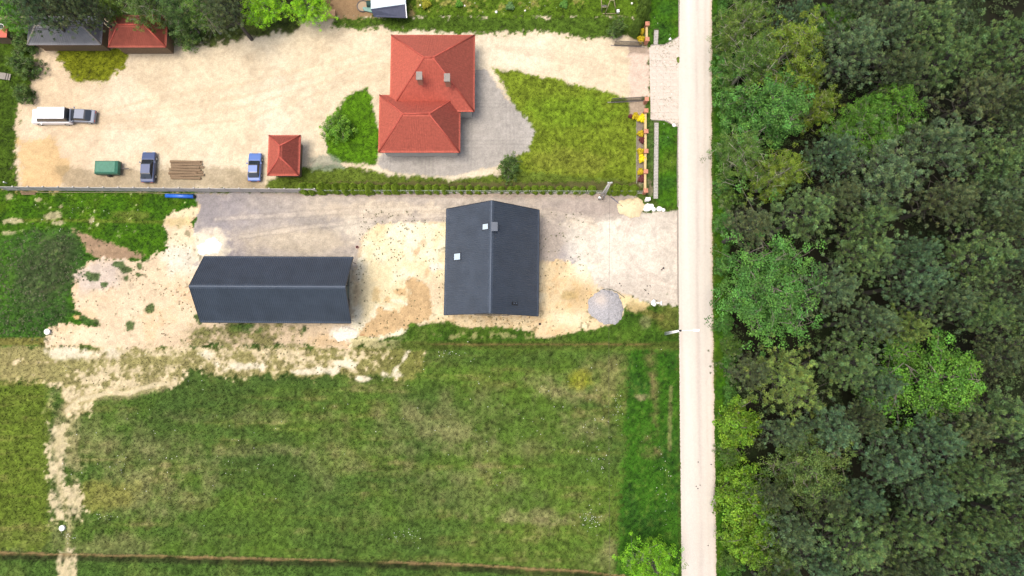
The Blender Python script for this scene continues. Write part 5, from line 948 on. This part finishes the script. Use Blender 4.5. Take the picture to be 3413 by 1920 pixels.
# survey stake
a = P(2206, 897); t = thing('survey_stake', 'thin wooden stake with black cap in the plot entrance near the road', 'stake', (a.x, a.y, 0)); mb = MB(); mb.tube([(a.x, a.y, -.05), (a.x, a.y, .95)], .03, 8); mb.build('shaft', M['redpipe'], t); mb = MB(); mb.tube([(a.x, a.y, .93), (a.x, a.y, 1.0), (a.x, a.y, 1.04)], [.11, .12, .06], 12); mb.build('cap', M['black'], t, True); mb = MB(); mb.tube([(a.x-.12, a.y-.14, .03), (a.x+.06, a.y+.02, .03)], .06, 8); mb.build('foot', M['stone_dark'], t, True)

# ------------------------------------------------------------------ street lamp, utility pole, cable
a = P(2217, 1112); top = P(2268, 1097, 8.0); t = thing('street_lamp', 'galvanised street lamp on concrete pole with arm reaching over the road', 'street lamp', (a.x, a.y, 0))
tx, ty = a.x+.02, a.y+.02
for dx in (-.09, .09):
    mb = MB(); mb.tube([(a.x, a.y+dx*1.3, -.1), (tx, ty+dx*.5, 8.0)], [.12, .08], 10); mb.build('pole', M['white'], t, True)
mb = MB()
for z in (1.5, 3, 4.5, 6, 7.4): mb.box((a.x, a.y, z), (.10, .2, .12))
mb.build('rung', M['concrete'], t)
mb = MB(); mb.tube([(tx, ty, 7.9), (tx, ty, 8.35)], .12, 12); mb.build('bracket', M['black'], t, True)
hd = P(2322, 1093, 8.9); mb = MB(); mb.tube([(tx, ty, 8.2), (tx+.5, ty+.0, 8.6), (hd.x-.3, ty+.02, 8.85)], [.04, .035, .03], 8); mb.build('arm', M['white'], t, True)
mb = MB(); mb.box((hd.x-.05, ty+.02, 8.86), (.72, .24, .09)); mb.box((hd.x-.05, ty+.02, 8.92), (.5, .16, .06)); lh = mb.build('lamp_head', M['white'], t); mb = MB(); mb.box((hd.x, ty+.02, 8.805), (.45, .18, .02)); mb.build('lens', M['glass'], lh)
a = P(2003, 664); t = thing('utility_pole', 'double-legged concrete utility pole standing in the thuja hedge at the wire fence', 'utility pole', (a.x, a.y, 0))
for dx in (-.16, .16): mb = MB(); mb.tube([(a.x+dx*1.6, a.y, -.1), (a.x+dx*.5, a.y, 8.6)], [.15, .10], 10); mb.build('pole', M['concrete'], t, True)
mb = MB()
for z in (2, 4, 6, 7.8): mb.box((a.x, a.y, z), (.5-.04*z, .14, .18))
mb.build('rung', M['concrete'], t)
mb = MB(); mb.box((a.x, a.y, 8.5), (.6, .12, .12)); ca = mb.build('crossarm', M['galv'], t)
for dx in (-.22, .22): mb = MB(); mb.tube([(a.x+dx, a.y, 8.56), (a.x+dx, a.y, 8.76)], [.03, .05], 8); mb.build('insulator', M['white'], ca, True)
mb = MB(); mb.box((a.x-.34, a.y-.1, 1.3), (.3, .22, .4)); mb.build('meter_box', M['white'], t)
# the cable runs south over the plot
p0 = Vector((a.x, a.y, 8.6)); p1 = P(2010, 1096, 6.0); p2 = Vector((p1.x+.0, p1.y-42, 8.6)); pts = []
for k in range(31): s = k/30; q = p0.lerp(p2, s); q.z = 8.6-3.0*4*s*(1-s)*.5; q.x += 0; pts.append(q)
mb = MB(); mb.tube(pts[:16]+pts[16:], .013, 5); tag(mb.build('overhead_cable', M['wire'], None, True), 'thin dark overhead cable crossing the plot from the utility pole', 'cable')

# ------------------------------------------------------------------ vehicles and yard things of the neighbour
def car(label, u, v, rz, L, W_, H_, paint, cat='car', van=False, name='parked_car'):
    p = P(u, v, H_*.6); t = thing(name, label, cat, (p.x, p.y, 0), None, rz)
    def prof(xz, half, nm, m, par, smooth=False, taper=None):
        mb = MB(); n = len(xz); tp = taper or [1]*n; mb.add([(x, -half*k, z) for (x, z), k in zip(xz, tp)]+[(x, half*k, z) for (x, z), k in zip(xz, tp)], [tuple(range(n)), tuple(range(n, 2*n))[::-1]]+[(i, n+i, n+(i+1) % n, (i+1) % n) for i in range(n)]); return mb.build(nm, m, par, smooth, local=True)
    h = L/2
    if van: low = [(-h, .3), (h, .3), (h+.03, .7), (h-.15, 1.05), (h-.9, 1.25), (-h, 1.3)]; cab = [(h-.95, 1.2), (h-1.5, H_-.1), (h-1.8, H_), (-h+.08, H_), (-h+.02, 1.2)]; tpc = [1, .9, .88, .88, 1]
    else: low = [(-h, .3), (h, .3), (h+.02, .6), (h-.1, .78), (h-1.0, .92), (-h+.5, .95), (-h, .8)]; cab = [(h-1.05, .9), (h-1.8, H_-.03), (h-2.3, H_), (-h+1.0, H_-.03), (-h+.35, .93)]; tpc = [1, .8, .78, .78, .95]
    body = prof(low, W_/2, 'body', paint, t); cb = prof(cab, W_/2*.94, 'cabin', M['carglass'], t, False, tpc)
    top = [(x*.97 if i not in (1, 2) else x-.05, z+.015) for i, (x, z) in enumerate(cab[1:4])]; mb = MB(); x0, x1 = cab[3][0]+.08, cab[1][0]-.12; w2_ = W_/2*.94*tpc[2]
    mb.box(((x0+x1)/2, 0, H_+.012), (x1-x0, w2_*1.9, .05)); mb.build('roof', paint, t, local=True)
    for o_, w_ in ((body, .13), (cb, .10)):
        bv = o_.modifiers.new('soft_edges', 'BEVEL'); bv.width = w_; bv.segments = 3; bv.limit_method = 'ANGLE'
    for sx in (-1, 1):
        for sy in (-1, 1):
            mb = MB(); c = Vector((sx*(h-.85), sy*(W_/2-.1), .33)); mb.tube([c-Vector((0, .11, 0)), c+Vector((0, .11, 0))], .33, 18); wh = mb.build('wheel', M['black'], t, local=True); mb = MB(); mb.tube([c+Vector((0, sy*.105, 0)), c+Vector((0, sy*.125, 0))], .2, 14); mb.build('rim', M['galv'], wh, local=True)
        for sy in (-1, 1): mb = MB(); mb.box((sx*(h+.0), sy*(W_/2-.28), .68), (.08, .34, .14)); mb.build('headlight' if sx > 0 else 'tail_light', M['glass'] if sx > 0 else M['redpipe'], t, local=True)
    for sy in (-1, 1): mb = MB(); mb.box((h-1.5, sy*(W_/2+.1), 1.0), (.14, .2, .12)); mb.build('mirror', paint, t, local=True)
    return t
car('white delivery van parked on the west side of the neighbour yard', 165, 384, math.pi, 5.4, 2.0, 2.2, M['carwhite'], 'van', True, 'parked_van')
car('blue-grey car parked right of the white van', 262, 384, math.pi*.98, 4.3, 1.8, 1.45, M['cargrey'])
car('dark blue car parked against the concrete fence, left of the brushwood', 492, 556, math.pi/2, 4.2, 1.78, 1.45, M['navy'])
car('blue car parked beside the red pyramid roof', 848, 556, math.pi/2, 3.9, 1.7, 1.4, mat('blue_car_paint', (.06, .12, .32), rough=.25, var=.02, spec=.6))
# green covered trailer
p = P(360, 560, .8); t = thing('covered_trailer', 'small trailer under green tarpaulin beside the concrete fence', 'trailer', (p.x, p.y, 0)); mb = MB(); mb.add([(p.x+x, p.y+y, z) for z, k in ((.6, 1), (1.2, .98), (1.45, .8)) for x, y in ((-1.6*k, -.9*k), (1.6*k, -.9*k), (1.6*k, .9*k), (-1.6*k, .9*k))], [(3, 2, 1, 0), (8, 9, 10, 11)]+[(i*4+j, i*4+(j+1) % 4, (i+1)*4+(j+1) % 4, (i+1)*4+j) for i in range(2) for j in range(4)]); mb.build('cover', M['cargreen'], t)
mb = MB(); mb.box((p.x, p.y, .5), (3.2, 1.8, .2)); mb.box((p.x+2.1, p.y, .5), (1.1, .1, .1)); mb.build('chassis', M['darkmetal'], t)
for sy in (-1, 1): mb = MB(); mb.tube([(p.x, p.y+sy*.9, .3), (p.x, p.y+sy*1.05, .3)], .3, 16); mb.build('wheel', M['black'], t)
# brushwood / planks
p = P(620, 566); t = thing('plank_pile', 'pile of grey-brown planks near the concrete fence, right of the dark blue car', 'timber pile', (p.x, p.y, 0))
for i in range(14): mb = MB(); mb.box((p.x+random.uniform(-.3, .3), p.y-1.2+(i % 7)*.38, .08+.12*(i//7)), (4.2+random.uniform(-.5, .5), .3, .09), random.uniform(-.04, .04)); mb.build('plank', M['timber'], t)
# white-roofed canopy at the north edge
c0, c1, c2, c3 = P(1236, 30, 2.6), P(1352, 14, 2.6), P(1352, -110, 2.6), P(1236, -110, 2.6); cen_ = (c0+c2)/2; t = thing('canopy_building', 'low building with white membrane roof and dark slate south slope at the top edge', 'building', (cen_.x, cen_.y, 0))
mb = MB(); mb.prism([(q.x, q.y) for q in (c0, c1, c2, c3)], 2.5, 2.62); mb.build('roof', M['bluewhite'], t)
d0, d1 = P(1246, 56, 1.9), P(1358, 60, 1.9); mb = MB(); mb.add([c0+Vector((0, 0, .0)), c1+Vector((0, 0, .0)), d1, d0]+[x-Vector((0, 0, .1)) for x in (c0, c1, d1, d0)], [(3, 2, 1, 0), (4, 5, 6, 7), (2, 3, 7, 6), (0, 4, 7, 3), (1, 2, 6, 5)]); mb.build('lower_roof', mat('dark_slate_felt', S(78, 84, 106), rough=.7, var=.2, scale=2), t)
mb = MB(); bar(mb, c1+Vector((0, 0, .05)), d1+Vector((-.1, 0, .03)), .1, .06); mb.build('verge_trim', M['white'], t)
mb = MB(); i_ = .3; mb.prism([(c0.x+i_, c0.y+.1), (c1.x-i_, c1.y+.1), (c2.x-i_, c2.y), (c3.x+i_, c3.y)], -.1, 2.49); mb.build('wall', M['render_wall'], t)
# barrels and bundle on that roof's west side, round sand pit, wooden crate
p = P(1238, 6, 1.0); mb = MB(); mb.tube([(p.x-.75, p.y, .45), (p.x+.65, p.y, .45)], .42, 18); tag(mb.build('water_tank', M['teal'], None, True), 'dark teal barrel tank lying west of the white-roofed building', 'tank')
p = P(1228, 26, .3); t = thing('tarpaulin_roll', 'pale teal folded tarpaulin lying below the dark tank', 'tarpaulin', (p.x, p.y, 0))
for i in range(3): mb = MB(); mb.box((p.x+.1*i, p.y-.22*i, .12+.04*i), (1.6, .3, .2), -.12*i); mb.build('fold', mat('pale_teal_sheet', S(140, 182, 170), rough=.6, var=.15), t)
p = P(1210, 22); t = thing('round_sandpit', 'round sandpit with dark rim left of the white-roofed building', 'sandpit', (p.x, p.y, 0)); mb = MB(); mb.tube([(p.x, p.y, -.05), (p.x, p.y, .12)], .72, 30); mb.build('fill', M['pool'], t)
V = []; n = 30
for rr, zz in ((.86, -.05), (.86, .2), (.74, .2), (.74, -.05)):
    for k in range(n): V.append((p.x+math.cos(6.2832*k/n)*rr, p.y+math.sin(6.2832*k/n)*rr, zz))
mb = MB(); mb.add(V, [(i*n+k, i*n+(k+1) % n, (i+1)*n+(k+1) % n, (i+1)*n+k) for i in range(3) for k in range(n)]); mb.build('rim', M['stone_dark'], t)
p = P(1096, 44, .6); t = thing('wooden_crate', 'light planed wooden box on the bare brown yard at the top edge', 'crate', (p.x, p.y, 0)); mb = MB(); mb.box((p.x, p.y, .3), (1.7, 1.0, .6)); mb.build('body', M['wood'], t)
for i in range(5): mb = MB(); mb.box((p.x, p.y-.42+.21*i, .625), (1.74, .2, .04)); mb.build('board', M['wood'], t)
# teal net and rail beside the lime trees
a, b = P(1000, 58, .4), P(1062, 2, .4); mb = MB(); bar(mb, a, b, .5, .8); tag(mb.build('garden_net', M['teal']), 'dark teal netting strip beside the right lime green tree', 'netting')
mb = MB(); bar(mb, P(1040, 30, 1.0), P(1056, 52, .2), .07, .07); tag(mb.build('leaning_pole', M['oldwood']), 'pale pole leaning against the teal netting', 'pole')
# swing frame: A-frames joined by a beam
def at(u, v, z): return P(u, v, z)
t0 = P(2030, 20, 0); t = thing('swing_frame', 'pale wooden garden swing frame with ladder side on the grass at the top edge', 'swing', (t0.x, t0.y, 0))
for (a_, b_) in ((P(2036, -4, 2.3), P(2016, 48, 0)), (P(2046, -4, 2.3), P(2054, 46, 0)), (P(2004, -8, 2.0), P(2006, 42, 0)), (P(2036, -4, 2.3), P(2036, -60, 0)), (P(2046, -4, 2.3), P(2052, -62, 0))): mb = MB(); mb.tube([a_, b_], .07, 8); mb.build('post', M['oldwood'], t, True)
for (a_, b_) in ((P(2005, 24, 1.2), P(2024, 24, 1.2)), (P(2008, 46, .1), P(2055, 45, .1)), (P(2036, 2, 2.3), P(2048, 2, 2.3))): mb = MB(); mb.tube([a_, b_], .05, 8); mb.build('crossbar', M['oldwood'], t, True)
mb = MB(); q = P(2014, 19, 1.0); mb.box((q.x, q.y, .9), (.7, .3, .04)); mb.build('seat', M['darkmetal'], t)
p = P(2060, 37, .3); mb = MB(); mb.box((p.x, p.y, .2), (.35, .4, .4)); mb.tube([(p.x, p.y, .4), (p.x+.1, p.y+.1, .5)], .08, 8); tag(mb.build('white_bucket', M['white']), 'white bucket at the foot of the swing frame', 'bucket')
stone(2106, 12, 4.5, M['cap_pale'], 'pale round stone between the swing frame and the tall thujas', 'boulder', 'boulder', 77)
for i, (u, v, r, lab) in enumerate(((1549, 20, 3.5, 'pale garden stone below the green border shrub'), (1654, 41, 5, 'flat pale garden stone on the northern lawn near the blurred edge'), (1750, 36, 3.5, 'small pale garden stone in the middle of the northern lawn'), (1401, 18, 3.5, 'small pale stone next to the yellow-green border shrub'))): stone(u, v, r, M['cap_pale'], lab.replace(' near the blurred edge', ' left of centre'), 'garden_stone', 'stone', 80+i)
# things cut by the left frame edge
p = P(8, 98, 2.5); q = P(12, 105, 2.4); t = thing('small_shed', 'corner of a small red-roofed shed at the left picture edge', 'shed', (q.x, q.y, 0)); mb = MB(); mb.box((q.x-.9, q.y, 1.1), (2.2, 1.2, 2.2)); mb.build('wall', M['timber'], t); mb = MB(); mb.box((q.x-.9, q.y, 2.25), (2.6, 1.6, .1)); mb.build('roof', M['redroof'], t)
t = thing('satellite_dish', 'dark satellite dish mounted on the small red-roofed shed', 'satellite dish', (P(2, 88, 2.9).x, P(2, 88, 2.9).y, 2.3)); c = P(2, 88, 2.9); mb = MB(); mb.tube([(c.x, c.y, 2.3), (c.x, c.y, 2.75)], .03, 8); mb.build('mast', M['galv'], t)
mb = MB(); mb.tube([(c.x, c.y, 2.72), (c.x, c.y, 2.80), (c.x, c.y, 2.9)], [.1, .32, .42], 20, cap=False); mb.build('reflector', M['white'], t, True); mb = MB(); mb.tube([(c.x, c.y, 2.8), (c.x, c.y, 2.86)], [.25, .3], 20); mb.build('inner_face', M['dish'], t, True)
p = P(12, 252, .4); t = thing('stone_slabs', 'grey stacked slabs on the lawn at the left picture edge', 'slabs', (p.x, p.y, 0))
for i in range(3): mb = MB(); mb.box((p.x-.15*i, p.y, .1+.1*i), (1.5-.2*i, .9, .09), -.15); mb.build('slab', M['kerb'], t)
